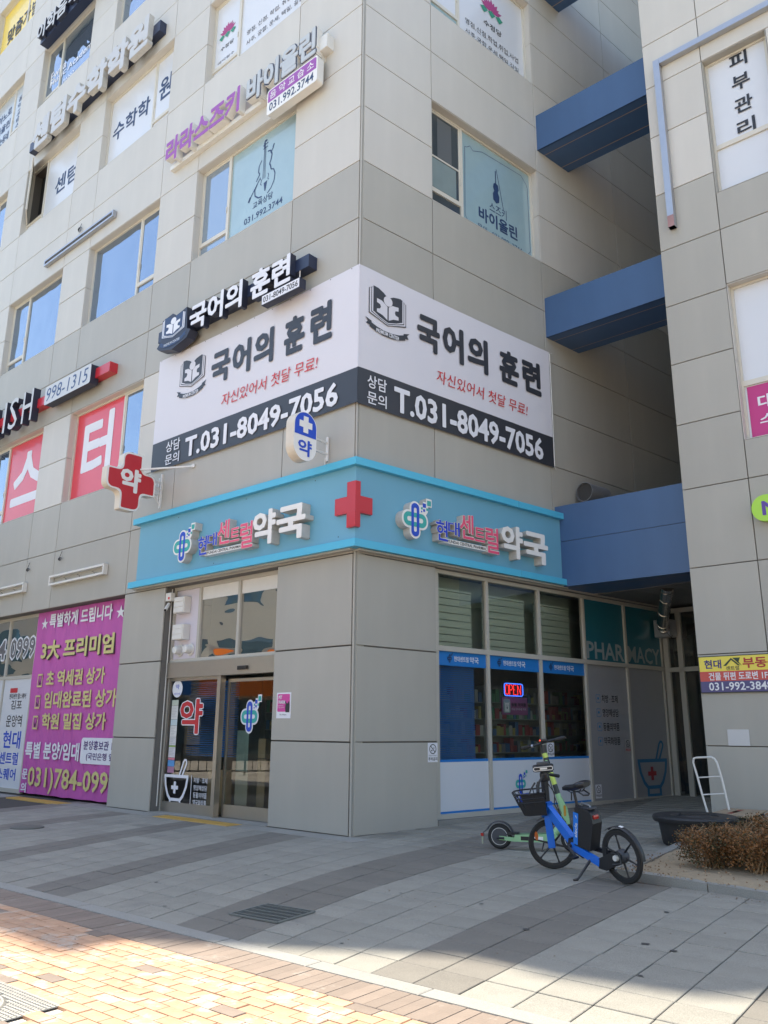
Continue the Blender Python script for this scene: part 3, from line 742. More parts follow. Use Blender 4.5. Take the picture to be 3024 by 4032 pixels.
# ---- window graphics ----
o, W_, N_, y_ = wins[('L', 0, 1)]; yy = y_ + .008
mb = MB()
def vp(pts, w_, m=mb, y=yy):
    for (a, b), (c, d) in zip(pts, pts[1:]):
        L_ = math.hypot(c - a, d - b) or 1; nx_, nz_ = -(d - b) / L_ * w_ / 2, (c - a) / L_ * w_ / 2
        m.add([(a + nx_, y, b + nz_), (c + nx_, y, d + nz_), (c - nx_, y, d - nz_), (a - nx_, y, b - nz_)], [(0, 1, 2, 3)])
vp([(-3.07, 14.0), (-2.98, 13.98), (-2.92, 13.86), (-2.95, 13.72), (-2.99, 13.64), (-2.95, 13.56), (-2.93, 13.47)], .035)
vp([(-2.93, 13.47), (-2.84, 13.43), (-2.79, 13.3), (-2.81, 13.13), (-2.9, 12.98), (-3.02, 12.9)], .028)
vp([(-3.26, 13.86), (-3.35, 13.74), (-3.36, 13.6), (-3.31, 13.52), (-3.38, 13.44), (-3.42, 13.38)], .03)
vp([(-3.38, 13.3), (-3.46, 13.18), (-3.44, 13.02), (-3.32, 12.92), (-3.2, 12.9)], .035)
for q in (-3.19, -3.165, -3.14): vp([(q, 14.16), (q + (q + 3.165) * .6, 13.33)], .012)
vp([(-3.18, 14.13), (-3.19, 14.3), (-3.15, 14.34), (-3.12, 14.3)], .05); vp([(-3.24, 14.22), (-3.07, 14.24)], .03); vp([(-3.23, 14.13), (-3.08, 14.15)], .03)
vp([(-3.66, 12.98), (-3.28, 13.42)], .03); vp([(-2.88, 14.02), (-2.97, 13.9)], .03); vp([(-3.66, 12.95), (-3.6, 13.06)], .06); vp([(-2.9, 14.02), (-2.86, 14.1)], .04)
mb.poly([(-3.16, 13.22), (-3.04, 13.24), (-3.09, 13.0), (-3.12, 13.0)], yy, None)
vp([(-3.28, 13.38), (-3.24, 13.33), (-3.27, 13.24), (-3.23, 13.2)], .018); vp([(-3.03, 13.42), (-3.0, 13.36), (-3.03, 13.28), (-2.99, 13.24)], .018)
TT(o, M_INKN, [('교육상담', -3.50, -2.83, 12.70, 12.87, yy), ('031.992.3744', -3.78, -2.50, 12.42, 12.58, yy)])
mb.build('violin_print', M_INKN, o)
o, W_, N_, y_ = wins[('R', 0, 1)]; yy = y_ + .008
m = MB(); m.box(N_[0] + .04, N_[1] - .04, y_ - .012, y_ - .002, 13.36, 13.40); m.build('mid_rail', M_ALU, o)
m = MB(); m.rect(N_[0] + .05, N_[1] - .12, N_[2] + .06, 13.34, y_ - .003); m.build('pale_curtain', mat('curtain', (.20, .26, .26), .5, coat=.6, nvar=.08), o)
m = MB(); m.rect(N_[0] + .30, N_[1] - .25, 13.42, 14.4, y_ - .003); m.build('room_wall', mat('room_grey', (.10, .11, .115), .5, coat=.6), o)
mb = MB()
bx0, bx1, bz0, bz1 = 3.06, 5.22, 12.22, 14.38
vp([(bx0, 12.4), (bx0 + .03, 14.15), (bx0 + .1, 14.17), (bx0 + .2, 14.25), (bx0 + .3, 14.17), (bx0 + .6, 14.3), (bx1 - .2, 14.36), (bx1 - .02, 14.2), (bx1 + .02, 14.1), (bx1 + .03, 12.4), (bx1 - .1, 12.25), (bx0 + .1, 12.25), (bx0, 12.4)], .014, mb, yy)
vp([(4.10, 14.02), (4.10, 13.62)], .03, mb, yy); vp([(4.13, 14.08), (4.34, 13.10)], .02, mb, yy)
mb.poly([(4.03, 13.66), (4.10, 13.70), (4.18, 13.66), (4.20, 13.55), (4.165, 13.47), (4.21, 13.38), (4.20, 13.22), (4.10, 13.16), (4.0, 13.22), (3.99, 13.38), (4.04, 13.47), (4.0, 13.55)], yy, None)
TT(o, M_INKN, [('스즈키', 3.86, 4.44, 12.86, 13.12, yy, dict(bold=.005)), ('바이올린', 3.50, 4.80, 12.48, 12.84, yy, dict(bold=.03)), ('문의 : 031.992. 3744', 3.45, 4.95, 12.22, 12.38, yy, dict(bold=.005))])
mb.build('violin_print', M_INKN, o)
def lotus(mb, cx, cz, s_, y, mp_=0, mg=1):
    for k in range(9):
        a = R(25 + 130 * k / 8); r0 = s_ * (.9 if k % 2 else 1.0); w_ = s_ * .16
        tip = (cx + math.cos(a) * r0, cz + math.sin(a) * r0); b_ = (cx + math.cos(a) * r0 * .15, cz + math.sin(a) * r0 * .1)
        nx_, nz_ = -math.sin(a) * w_, math.cos(a) * w_
        mx_, mz_ = (b_[0] + tip[0]) / 2, (b_[1] + tip[1]) / 2
        mb.poly([b_, (mx_ + nx_, mz_ + nz_), tip, (mx_ - nx_, mz_ - nz_)], y - .0005 * k, None, mp_)
    for dx in (-.65, 0, .65):
        mb.poly([(cx + dx * s_ - .32 * s_, cz - .05 * s_), (cx + dx * s_, cz + .12 * s_), (cx + dx * s_ + .32 * s_, cz - .05 * s_), (cx + dx * s_, cz - .38 * s_)], y - .006, None, mg)
M_LOT = [mat('lotus_pink', s(165, 60, 120), .5), mat('lotus_green', s(45, 140, 115), .5), M_INKB, M_INKW]
o, W_, N_, y_ = wins[('L', 0, 2)]; mb = MB(); yy = y_ - .004
lotus(mb, -4.87, 18.42, .34, yy); TT(o, M_INKB, [('수정당', -5.12, -4.6, 17.98, 18.1, yy), ('예약필수', -5.2, -4.55, 17.62, 17.7, yy, dict(bold=0))])
TT(o, M_INKB, [('영점, 신점, 학업, 취업, 사업', -4.1, -2.1, 17.82, 17.97, y_ + .006, dict(bold=0))]); TT(o, M_INKB, [('사주, 궁합, 운세, 택일, 길일', -4.1, -2.1, 17.52, 17.67, y_ + .006, dict(bold=0))])
mb.build('lotus_print', M_LOT, o); mb = MB(); mb.rect(W_[0], W_[1], W_[2], W_[2] + .1, y_ + .007); mb.build('green_strip', M_LOT[1], o)
o, W_, N_, y_ = wins[('R', 0, 2)]; mb = MB(); yy = y_ + .006
lotus(mb, 4.15, 18.55, .42, yy); TT(o, M_INKB, [('수정당', 3.85, 4.5, 18.02, 18.2, yy)])
TT(o, M_INKB, [('영점,신점,학업,취업,사업', 3.2, 5.1, 17.62, 17.8, yy, dict(bold=0))]); TT(o, M_INKB, [('사주,궁합,운세,택일,길일', 3.2, 5.1, 17.34, 17.5, yy, dict(bold=0))])
mg_ = MB(); mg_.rect(W_[0], W_[1], W_[2], W_[2] + .13, yy); mg_.build('green_strip', M_LOT[1], o); TT(o, M_INKW, [('상담예약 010 8985 6719 주차가능', 3.1, 5.15, 17.12, 17.21, yy - .002, dict(bold=0))])
mb.build('lotus_print', M_LOT, o)
o, W_, N_, y_ = wins[('L', 1, 2)]; TT(o, M_INKN, [('수학학', -10.2, -8.3, 18.0, 18.62, y_ + .006, dict(bold=.02)), ('원', -7.85, -7.25, 18.05, 18.78, y_ - .006, dict(bold=.02))])
o, W_, N_, y_ = wins[('L', 2, 2)]; TT(o, M_INKN, [('센텀', -13.6, -12.25, 17.85, 18.5, y_ + .006, dict(bold=.02))])
o, W_, N_, y_ = wins[('L', 1, 0)]; TT(o, M_INKW, [('터', -9.98, -8.55, 7.45, 9.35, y_ + .006, dict(bold=.03))])
o, W_, N_, y_ = wins[('L', 2, 0)]; TT(o, M_INKW, [('스', -13.9, -12.15, 7.65, 9.2, y_ + .006, dict(bold=.03))])
o, W_, N_, y_ = wins[('L', 2, 3)]; TT(o, M_INKW, [('Ewha', -15.0, -13.95, 23.05, 23.4, y_ - .006, dict(bold=.01)), ('Music Academy', -15.0, -12.0, 22.72, 23.05, y_ - .006, dict(bold=.01)), ('PIANO', -14.05, -13.3, 22.42, 22.56, y_ - .004, dict(bold=0)), ('ORGAN', -14.05, -13.3, 22.2, 22.34, y_ - .004, dict(bold=0))])
o, W_, N_, y_ = wins[('L', 3, 4)]; TT(o, M_INKB, [('맞춤가발', -19.6, -16.95, 27.55, 28.3, y_ - .004, dict(bold=.02)), ('전통·부분·두피맞춤가발', -19.8, -17.2, 27.15, 27.4, y_ - .004, dict(bold=0))])
o, W_, N_, y_ = wins[('L', 3, 3)]; mb = MB()
for k, t_ in enumerate(('피아노로', '바이올린', '배우기는동네')): TT(o, M_INKN, [(t_, -19.6, -18.1, 23.55 - k * .55, 23.92 - k * .55, y_ + .006, dict(bold=.02))])
for k, t_ in enumerate('음악교습소'): TT(o, M_INKN, [(t_, -17.55, -17.2, 23.7 - k * .3, 23.92 - k * .3, y_ - .006, dict(bold=.01))])

# ---- shop front in the left facade (pharmacy door) ----
M_GL = glass('shop_glass', (0.82, 0.87, 0.85), 1.8, base=.06)
M_GLD = glass('door_glass', (0.72, 0.76, 0.74), 1.3, base=.01)
M_GLW = glass('wavy_glass', (0.25, 0.28, 0.27), 3, base=.35, wavy=.035)
M_BLIND = mat('blue_blind', (0.07, 0.24, 0.60), 0.5)
M_SHADE = mat('roller_shade', (0.62, 0.64, 0.52), 0.7)
Y = .26
door = MB()
door.box(-5.44, -5.37, Y - .04, Y + .06, 0, 4.43); door.box(-5.37, -1.93, Y - .04, Y + .06, 4.36, 4.43)
door.box(-5.37, -1.93, Y - .04, Y + .06, 2.87, 2.94)
for x in (-4.52, -3.27): door.box(x - .035, x + .035, Y - .035, Y + .06, 2.94, 4.36)
df = door.build('shop_front', M_ALU2, bld, base=(-3.7, 0, 0)); df.location = (-3.7, 0, 0)
def pt(mb, name, m, par=None): return mb.build(name, m, par or df)
m = MB(); m.rect(-5.37, -4.555, 2.94, 4.36, Y + .01); pt(m, 'closed_panel', mat('pink_white_panel', (0.60, 0.56, 0.62), .5))
for a, b in ((-4.485, -3.305), (-3.235, -1.93)):
    m = MB(); m.rect(a, b, 2.94, 4.36, Y + .01); pt(m, 'pane', M_GLW)
    m = MB(); m.rect(a, b, 4.10, 4.36, Y + .004); pt(m, 'white_strip', M_WPL)
m = MB(); m.rect(-4.5, -1.9, 2.9, 4.4, Y + .25); pt(m, 'back_film', mat('grey_backing', (0.2, 0.2, 0.18), .8))
m = MB(); m.box(-5.37, -1.93, Y - .12, Y + .04, 2.56, 2.87, 0, .004); pt(m, 'door_header', M_STEEL)
m = MB(); m.box(-3.06, -2.8, Y - .17, Y - .12, 2.64, 2.71, 0, .01); pt(m, 'door_sensor', M_PLASTIC)
m = MB(); m.box(-3.71, -3.61, Y - .10, Y + .02, 0, 2.56); pt(m, 'door_post', M_STEEL)
def leaf(x0, x1, y, z0, z1, rail, m_):
    b = MB(); b.box(x0, x0 + .05, y - .02, y + .02, z0, z1); b.box(x1 - .05, x1, y - .02, y + .02, z0, z1); b.box(x0 + .05, x1 - .05, y - .02, y + .02, z1 - .06, z1); b.box(x0 + .05, x1 - .05, y - .02, y + .02, z0, z0 + rail)
    pt(b, 'door_leaf_frame', m_)
    b = MB(); b.rect(x0 + .05, x1 - .05, z0 + rail, z1 - .06, y); pt(b, 'door_glass', M_GLD)
leaf(-5.37, -3.71, Y - .02, .0, 2.56, .2, M_STEEL); leaf(-3.60, -1.93, Y + .09, .02, 2.50, .22, M_STEEL)
m = MB(); m.box(-5.44, -1.93, -.02, .5, -.05, .012); pt(m, 'threshold', M_KERB)
# door graphics
yg = Y - .026
m = MB(); T(m, '약', -4.97, -4.19, 1.46, 2.16, yg + .002, bold=.055); m.build('syllable_outline', M_INKW, df)
m = MB(); T(m, '약', -4.95, -4.21, 1.48, 2.14, yg, bold=.028); m.build('syllable', M_REDS, df)
m = MB(); logo_shapes(m, -2.93, 1.80, .27, Y + .083, hw=.23); m.build('pharmacy_emblem', [M_INKW, M_INKBL, M_INKTQ], df)
m = MB(); mortar(m, -5.32, -4.53, .10, 1.02, yg); m.build('mortar_print', M_INKW, df)
m = MB(); m.rect(-4.435, -4.42, .2, .72, yg); m.build('print_rule', M_INKW, df)
TT(df, M_INKW, [(t_, -4.35, -3.93, .58 - .133 * k, .68 - .133 * k, yg, dict(bold=.005)) for k, t_ in enumerate(('처방 · 조제', '영양제상담', '동물의약품', '약국화장품'))])
m = MB(); m.poly(circ(-5.09, 2.35, .17, 24, .17), yg, None, 0); m.build('round_sticker', M_INKW, df)
TT(df, M_INKBL, [('약', -5.15, -5.03, 2.34, 2.44, yg - .002), ('동물의약품', -5.2, -4.98, 2.23, 2.27, yg - .002, dict(bold=0))])
cols_ = [(.45, .5, .42), (.62, .62, .6), (.5, .6, .62), (.66, .66, .64), (.6, .6, .6), (.3, .45, .12), (.62, .6, .62), (.6, .2, .25), (.1, .3, .6), (.4, .2, .3)]
zz = 2.13
for k, hgt in enumerate((.11, .27, .12, .22, .16, .03, .20, .05, .12, .12)):
    m = MB(); m.rect(-5.24, -5.02, zz - hgt + .005, zz, yg - .0005); m.build('paper_notice', mat('paper_%d' % k, cols_[k], .7), df)
    if hgt > .15:
        m = MB()
        for q in range(int(hgt / .035)): m.rect(-5.22, -5.05 - .03 * (q % 3), zz - .03 - q * .03, zz - .022 - q * .03, yg - .003)
        m.build('notice_lines', M_INKG, df, kind='stuff')
    zz -= hgt
# wall vents on the pink panel
for (x0, x1, z0, z1, lb) in ((-5.24, -4.87, 3.87, 4.20, 'white boxy vent hood, the upper one above the pharmacy door'), (-5.22, -4.85, 3.32, 3.63, 'white boxy vent hood, the lower one above the pharmacy door')):
    t = root('vent_hood', FL, ((x0 + x1) / 2, Y, z0), lb, 'vent', 'white vents above the pharmacy door')
    m = MB(); m.box(x0, x1, Y - .16, Y + .005, z0, z1, 0, .006); m.build('hood', M_WPL, t)
    for q in range(3): m = MB(); m.box(x0 + .02, x1 - .02, Y - .172, Y - .158, z0 + .015 + q * (z1 - z0) / 3, z0 - .008 + (q + 1) * (z1 - z0) / 3); m.build('louvre', M_WPL, t)
for x, lb in ((-5.13, 'left of two round white vent caps above the door'), (-4.78, 'right of two round white vent caps above the door')):
    t = root('round_vent', FL, (x, Y, 3.1), lb, 'vent', 'round white vent caps above the pharmacy door')
    m = MB(); m.lathe([(.0, -.012), (.12, -.012), (.125, 0)], (x, Y, 3.12), ax=1, n=24); m.build('flange', M_WPL, t)
    m = MB(); m.lathe([(.0, -.15), (.07, -.145), (.085, -.12), (.085, -.01)], (x, Y, 3.12), ax=1, n=20); m.build('cap', M_WPL, t)
# interior behind the door and side windows
shop = root('shop_interior', FL, (-3, 2, 0), 'dim pharmacy interior with floor and back walls behind the glass', 'interior')
M_INT = mat('interior_wall', (0.40, 0.41, 0.38), .8); M_FLOOR = mat('interior_floor', (0.25, 0.23, 0.2), .3)
def wpoly(mb, pts, z0, z1):
    inv = FL.inverted(); P = [inv @ Vector((x, y, 0)) for x, y in pts]
    for a, b in zip(P, P[1:]): mb.quad((a.x, a.y, z0), (b.x, b.y, z0), (b.x, b.y, z1), (a.x, a.y, z1))
m = MB(); wpoly(m, [WL(-6.9, .5), WL(-6.9, 4.0), (-.2, 18.5), WR(9.4, 3.5), WR(9.4, .3)], .01, 4.42); m.build('back_wall', M_INT, shop)
inv = FL.inverted(); P_ = [inv @ Vector((x, y, 0)) for x, y in (WL(-6.9, .31), WL(-1.9, .31), (CN.x, CN.y + .4), WR(1.9, .16), WR(9.4, .16), WR(9.4, 5.5), (-.2, 20), WL(-6.9, 5.5))]
m = MB(); m.add([(p.x, p.y, .015) for p in P_], [tuple(range(len(P_)))]); m.build('floor', M_FLOOR, shop)
m = MB(); m.add([(p.x, p.y, 4.44) for p in P_], [tuple(range(len(P_)))]); m.build('ceiling', M_INT, shop)
def blind(F, x0, x1, z0, z1, y, n, label, m_=M_BLIND, hh=.6, tilt=.35):
    t = root('window_blind', F, ((x0 + x1) / 2, y, z0), label, 'blind')
    p = (z1 - z0) / n
    for k in range(n):
        m = MB(); z = z0 + p * (k + .5); m.box(x0, x1, y - .004, y + .004, z - p * .44, z + p * .44) if tilt == 0 else m.quad((x0, y - p * tilt, z - p * hh), (x1, y - p * tilt, z - p * hh), (x1, y + p * tilt, z + p * hh * .7), (x0, y + p * tilt, z + p * hh * .7))
        m.build('slat', m_, t)
    m = MB(); m.box(x0, x1, y - .02, y + .02, z1, z1 + .04); m.build('head_rail', m_, t)
blind(FL, -5.2, -3.6, 1.05, 2.45, .62, 34, 'blue venetian blind hanging behind the pharmacy door with the red lettering', hh=.33, tilt=.2)
def shelf(F, x, y, w_, h_, n, label, seed, d=.32, z0=.0):
    rr = random.Random(seed); t = root('shelf_unit', F, (x, y, 0), label, 'shelf')
    Mf = mat('shelf_white', (0.35, 0.36, 0.33), .5); m = MB()
    m.box(x, x + .02, y, y + d, 0, h_); m.box(x + w_ - .02, x + w_, y, y + d, 0, h_); m.box(x + .02, x + w_ - .02, y + d - .01, y + d, 0, h_); m.build('side_and_back', Mf, t)
    for k in range(n):
        z = .12 + k * (h_ - .15) / n; m = MB(); m.box(x + .02, x + w_ - .02, y, y + d - .012, z, z + .02); m.build('shelf_board', Mf, t)
        u = x + .03
        m = MB()
        while u < x + w_ - .12:
            bw = rr.uniform(.05, .13); bh = rr.uniform(.10, (h_ - .15) / n - .05); m.box(u, u + bw, y + .02, y + .2, z + .02, z + .02 + bh, rr.randrange(6)); u += bw + rr.uniform(.004, .02)
        m.build('medicine_boxes', [mat('box_%d' % q, c, .5) for q, c in enumerate(((.5, .5, .47), (.12, .22, .4), (.45, .1, .1), (.15, .35, .2), (.5, .42, .15), (.3, .3, .33)))], t, kind='stuff')
shelf(FL, -4.9, 2.4, 1.4, 2.3, 6, 'shelf of small medicine boxes behind the left door leaf', 1)
shelf(FL, -3.3, 2.2, 1.3, 2.3, 6, 'shelf of medicine boxes seen through the right sliding door', 2)
shelf(FRR, 3.3, 1.5, 1.4, 2.5, 7, 'medicine shelf seen at the right edge of the blue blind', 3)
shelf(FRR, 4.75, 1.35, 1.6, 2.5, 7, 'medicine shelf seen behind the neon sign window', 5)
shelf(FRR, 6.4, 1.3, 1.9, 2.5, 7, 'medicine shelf seen through the third side window', 4)
M_CARD = mat('cardboard', (0.36, 0.26, 0.15), .8, var=.12, nvar=.06)
for k, (x, y, z, w_, h_, lb) in enumerate(((-4.35, .55, .02, .75, .80, 'tall brown carton behind the left door leaf'), (-2.95, .60, .02, .22, .62, 'brown carton at the bottom of the stack behind the sliding door'), (-2.95, .60, .65, .22, .4, 'middle carton of the stack behind the sliding door'), (-2.95, .6, 1.06, .2, .35, 'topmost carton of the stack behind the sliding door'), (-3.45, .5, .02, .36, .78, 'cream display stand behind the sliding door'))):
    m = MB(); m.box(x, x + w_, y, y + .3, z, z + h_, 0, .004); tag(m.build('carton', M_CARD if k < 4 else mat('cream_card', (.45, .42, .33), .6), None, F=FL, base=(x, y, z)), lb, 'box')
m = MB(); m.box(-3.44, -3.10, .49, .497, .82, 1.55, 0, .001); tag(m.build('display_poster', mat('poster_green', (.25, .36, .33), .5, nvar=.3, nscale=4), None, F=FL, base=(-3.3, .49, .8)), 'pale green and violet poster standing on the cream display stand', 'poster')

# ---- side shop front in the right facade ----
Y = .15
fr = MB(); XM = [2.0, 3.34, 4.9, 6.4, 7.95, 9.45]
fr.box(1.87, 9.5, Y - .04, Y + .06, 4.36, 4.43); fr.box(1.87, 9.5, Y - .04, Y + .06, 2.96, 3.05); fr.box(1.87, 9.5, Y - .04, Y + .06, .12, .2)
for a, b in zip([1.87] + XM, XM + [9.5]):
    pass
for i, x in enumerate(XM):
    for za, zb in ((.2, 2.96), (3.05, 4.36)): fr.box(x - .035, x + .035, Y - .036, Y + .06, za, zb)
sfw = fr.build('side_shop_front', M_ALU2, bld, base=(5.5, 0, 0)); sfw.matrix_local = REL['R'] @ Matrix.Translation((5.5, 0, 0)); BASE[sfw.name] = Vector((5.5, 0, 0))
m = MB(); m.box(1.87, 9.5, .0, .14, -.1, .115, 0); m.box(1.87, 9.5, -.012, .0, -.1, .06, 0); pt(m, 'base_kerb', M_KERB, sfw)
for i in range(3):
    a, b = XM[i] + .035, XM[i + 1] - .035
    m = MB(); m.rect(a, b, 3.05, 4.36, Y + .01); pt(m, 'pane', M_GL, sfw)
    m = MB(); m.rect(a, b, .2, 2.96, Y + .01); pt(m, 'pane', M_GL, sfw)
    m = MB(); m.rect(a, b, 2.71, 2.96, Y + .006); pt(m, 'blue_band', mat('band_blue', s(20, 115, 190), .4), sfw)
    m = MB(); m.rect(a, b, 1.045, 1.09, Y + .006); pt(m, 'blue_line', MATS['band_blue'], sfw); m = MB(); m.rect(a, b, .2, .235, Y + .006); pt(m, 'blue_line', MATS['band_blue'], sfw)
    m = MB(); m.rect(a, b, .235, 1.045, Y + .006); pt(m, 'white_lower_film', mat('lower_film', (0.60, 0.63, 0.68), .35, coat=.3, nvar=.01), sfw)
    cx = (a + b) / 2
    m = MB(); logo_shapes(m, a + .30, 2.835, .075, Y + .002, hw=.06, back=False, mb_=0, mt=0); m.build('band_emblem', M_INKN, sfw)
    TT(sfw, M_INKW, [('현대센트럴', a + .42, a + .80, 2.79, 2.885, Y + .003), ('약국', a + .83, a + 1.07, 2.775, 2.895, Y + .003)])
m = MB(); logo_shapes(m, 4.18, .62, .18, Y + .002, hw=.15, back=False, mb_=0, mt=1); m.build('pharmacy_emblem', [M_INKBL, M_INKTQ], sfw)
M_TEAL = mat('teal_window', (0.012, 0.14, 0.19), .35, coat=.4); M_GFILM = mat('grey_film', (0.30, 0.31, 0.33), .4, coat=.3, nvar=.01)
for i in (3, 4):
    a, b = XM[i] + .035, XM[i + 1] - .035
    m = MB(); m.rect(a, b, 3.05, 4.36, Y + .01); pt(m, 'teal_pane', M_TEAL, sfw)
    m = MB(); m.rect(a, b, .2, 2.96, Y + .01); pt(m, 'film_pane', M_GFILM, sfw)
TT(sfw, mat('pale_ink', (.30, .36, .38), .5), [('PHAR', 6.50, 7.88, 3.09, 3.46, Y + .003, dict(bold=.02)), ('MACY', 8.04, 9.36, 3.09, 3.46, Y + .003, dict(bold=.02))])
for k, t_ in enumerate(('처방 · 조제', '영양제상담', '동물의약품', '약국화장품')):
    z = 2.26 - k * .292
    TT(sfw, M_INKB, [(t_, 6.93, 7.52, z - .085, z + .08, Y + .003, dict(bold=.006))])
    m = MB(); m.ring(rrect(6.72, 6.88, z - .09, z + .08, .03), rrect(6.73, 6.87, z - .08, z + .07, .025), Y + .003, None, 0); m.poly(circ(6.80, z, .03, 8), Y + .003, None, 0); m.build('list_icon', mat('icon_blue', s(60, 130, 180), .5), sfw)
m = MB(); mortar(m, 8.13, 9.32, .20, 1.40, Y + .004, 0, 1); m.build('mortar_print', [mat('mortar_blue', s(40, 110, 150), .5), mat('mortar_red', s(150, 35, 45), .5)], sfw)
# roller shades behind the upper side windows, one venetian blind behind the first lower window
for i, (a, b) in enumerate(((2.08, 3.12), (3.42, 4.68), (4.98, 6.16))):
    blind(FRR, a, b, 3.02, 4.10, .34, 8, ('cream slatted shade behind the first upper side window', 'cream slatted shade behind the second upper side window', 'cream slatted shade behind the third upper side window')[i], m_=M_SHADE, tilt=0)
m = MB(); m.rect(1.9, 8.4, 2.98, 4.42, .62); o = pt(m, 'inner_wall', mat('inner_green', (.45, .50, .42), .8), sfw)
blind(FRR, 2.02, 3.12, 1.02, 2.70, .30, 46, 'dark blue venetian blind closed behind the first side window', hh=.5, tilt=.35)
for k, (x0, x1, z0, z1, off) in enumerate(((-.0, 0, 0, 0, 0),)): pass
# entrance across the passage end
ent = root('passage_entrance', FRR, (9.5, -.2, 0), 'white framed glass entrance doors in the shaded passage beside the pharmacy', 'entrance')
m = MB(); X = 9.5
for ya, yb, z0, z1 in ((-.02, .10, 0, 4.4), (-.38, -.26, 0, 4.4), (-.98, -.9, 0, 4.4), (-2.9, -2.78, 0, 4.4)):
    m.box(X - .04, X + .04, ya, yb, z0, z1)
m.box(X - .04, X + .04, -2.78, -.0, 4.3, 4.4); m.box(X - .04, X + .04, -2.78, -.0, 2.93, 3.03); m.build('frame', M_ALU2, ent)
for ya, yb in ((-.26, -.02), (-.9, -.38), (-2.78, -.98)):
    for z0, z1 in ((.02, 2.93), (3.03, 4.3)):
        m = MB(); m.quad((X, ya, z0), (X, yb, z0), (X, yb, z1), (X, ya, z1)); m.build('pane', M_GLD, ent)
m = MB(); m.box(X - .03, X + .03, -1.05, -.98, .02, 2.9); m.box(X - .03, X + .03, -1.85, -1.78, .02, 2.9); m.build('door_stile', M_STEEL, ent)
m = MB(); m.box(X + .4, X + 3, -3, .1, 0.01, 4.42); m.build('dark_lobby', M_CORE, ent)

# ================================================================== NEIGHBOUR BUILDING
nb = root('neighbour_building', FT, (0, 0, 0), 'right hand building of grey and cream panels seen edge on across the passage', 'building')
back = MB(); _pm2 = {}
def cellT(x0, x1, z0, z1, m):
    o = panel(nb, FL, x0, x1, z0, z1, m)
    back.box(x0, x1 - .0005, .034, .4, z0, z1)
ZT = [0, 1.36, 2.88, 4.41, 5.87, 7.13, 8.36, 9.59, 10.82, 12.1, 13.48, 14.7, 15.79, 17.05, 18.29, 19.52, 20.77]
def tcol(z): return M_WHITE if z > 12.1 else M_GREY
for a, b in zip(ZT, ZT[1:]): cellT(.0, 1.17, a, b, tcol((a + b) / 2))
for x0, x1 in ((1.17, 4.6),):
    for z0, z1 in ((4.41, 5.87), (5.87, 6.58), (9.66, 10.82), (10.82, 11.62), (14.7, 15.79), (15.79, 17.05), (17.05, 18.29), (18.29, 19.52), (19.52, 20.77)): cellT(x0, x1, z0, z1, tcol((z0 + z1) / 2))
for a, b in ((0, 1.36), (1.36, 2.88), (2.88, 4.41)): cellT(1.17, 2.3, a, b, M_GREY)
for a, b in zip(ZT, ZT[1:]):
    cellT(4.6, 6.0, a, b, tcol((a + b) / 2))
def sidecell(z0, z1, u0, u1):
    o = panel(nb, FL, u0, u1, z0, z1, tcol((z0 + z1) / 2)); o.matrix_local = Matrix.Translation((0.0, 0, 0)) @ Matrix.Rotation(R(-90), 4, 'Z') @ Matrix.Translation((-u1 - .04, 0, z0))
back.build('wall_backing', M_JOINT, nb)
m = MB(); m.box(.03, 7, .4, 12, 4.5, 21); m.box(.03, 4.6, .4, 12, 0, 4.5); m.build('structure_core', M_CORE, nb)
sidem = MB(); sidem.box(0.0, .03, .03, 12, 0, 20.77); sidem.build('side_wall', M_GREY, nb)
w4, W_, N_, y_ = window(FL, 1.17, 2.40, 11.62, 14.7, 1, parent=nb, panes=(M_FILMW,) * 3, narrow=.01, tz=1.08)
TT(w4, M_INKB, [(c, 1.64, 1.98, 14.32 - k * .52, 14.66 - k * .52, y_ - .005, dict(bold=.02)) for k, c in enumerate('피부관리')])
m = MB(); m.box(1.22, 2.35, y_ - .027, y_ + .03, 12.66, 12.76); m.build('transom', M_ALU, w4)
w3, W_, N_, y_ = window(FL, 1.17, 4.6, 6.58, 9.66, 1, parent=nb, panes=(M_FILMW,) * 3, narrow=1.5, tz=1.08)
m = MB(); m.box(1.22, 4.5, y_ - .027, y_ + .03, 7.64, 7.74); m.build('transom', M_ALU, w3)
m = MB(); m.rect(1.26, 3.0, 6.66, 7.62, y_ + .006); m.build('pink_film', mat('magenta', s(185, 45, 120), .4), w3)
TT(w3, M_INKW, [('대형', 1.42, 2.0, 7.16, 7.42, y_ + .001, dict(bold=.02)), ('스튜디오', 1.42, 2.6, 6.86, 7.06, y_ + .001, dict(bold=.02))])
for z0, z1 in ((11.62, 14.7),):
    for a, b in zip([11.62, 12.1, 13.48], [12.1, 13.48, 14.7]): cellT(2.40, 4.6, a, b, tcol((a + b) / 2))

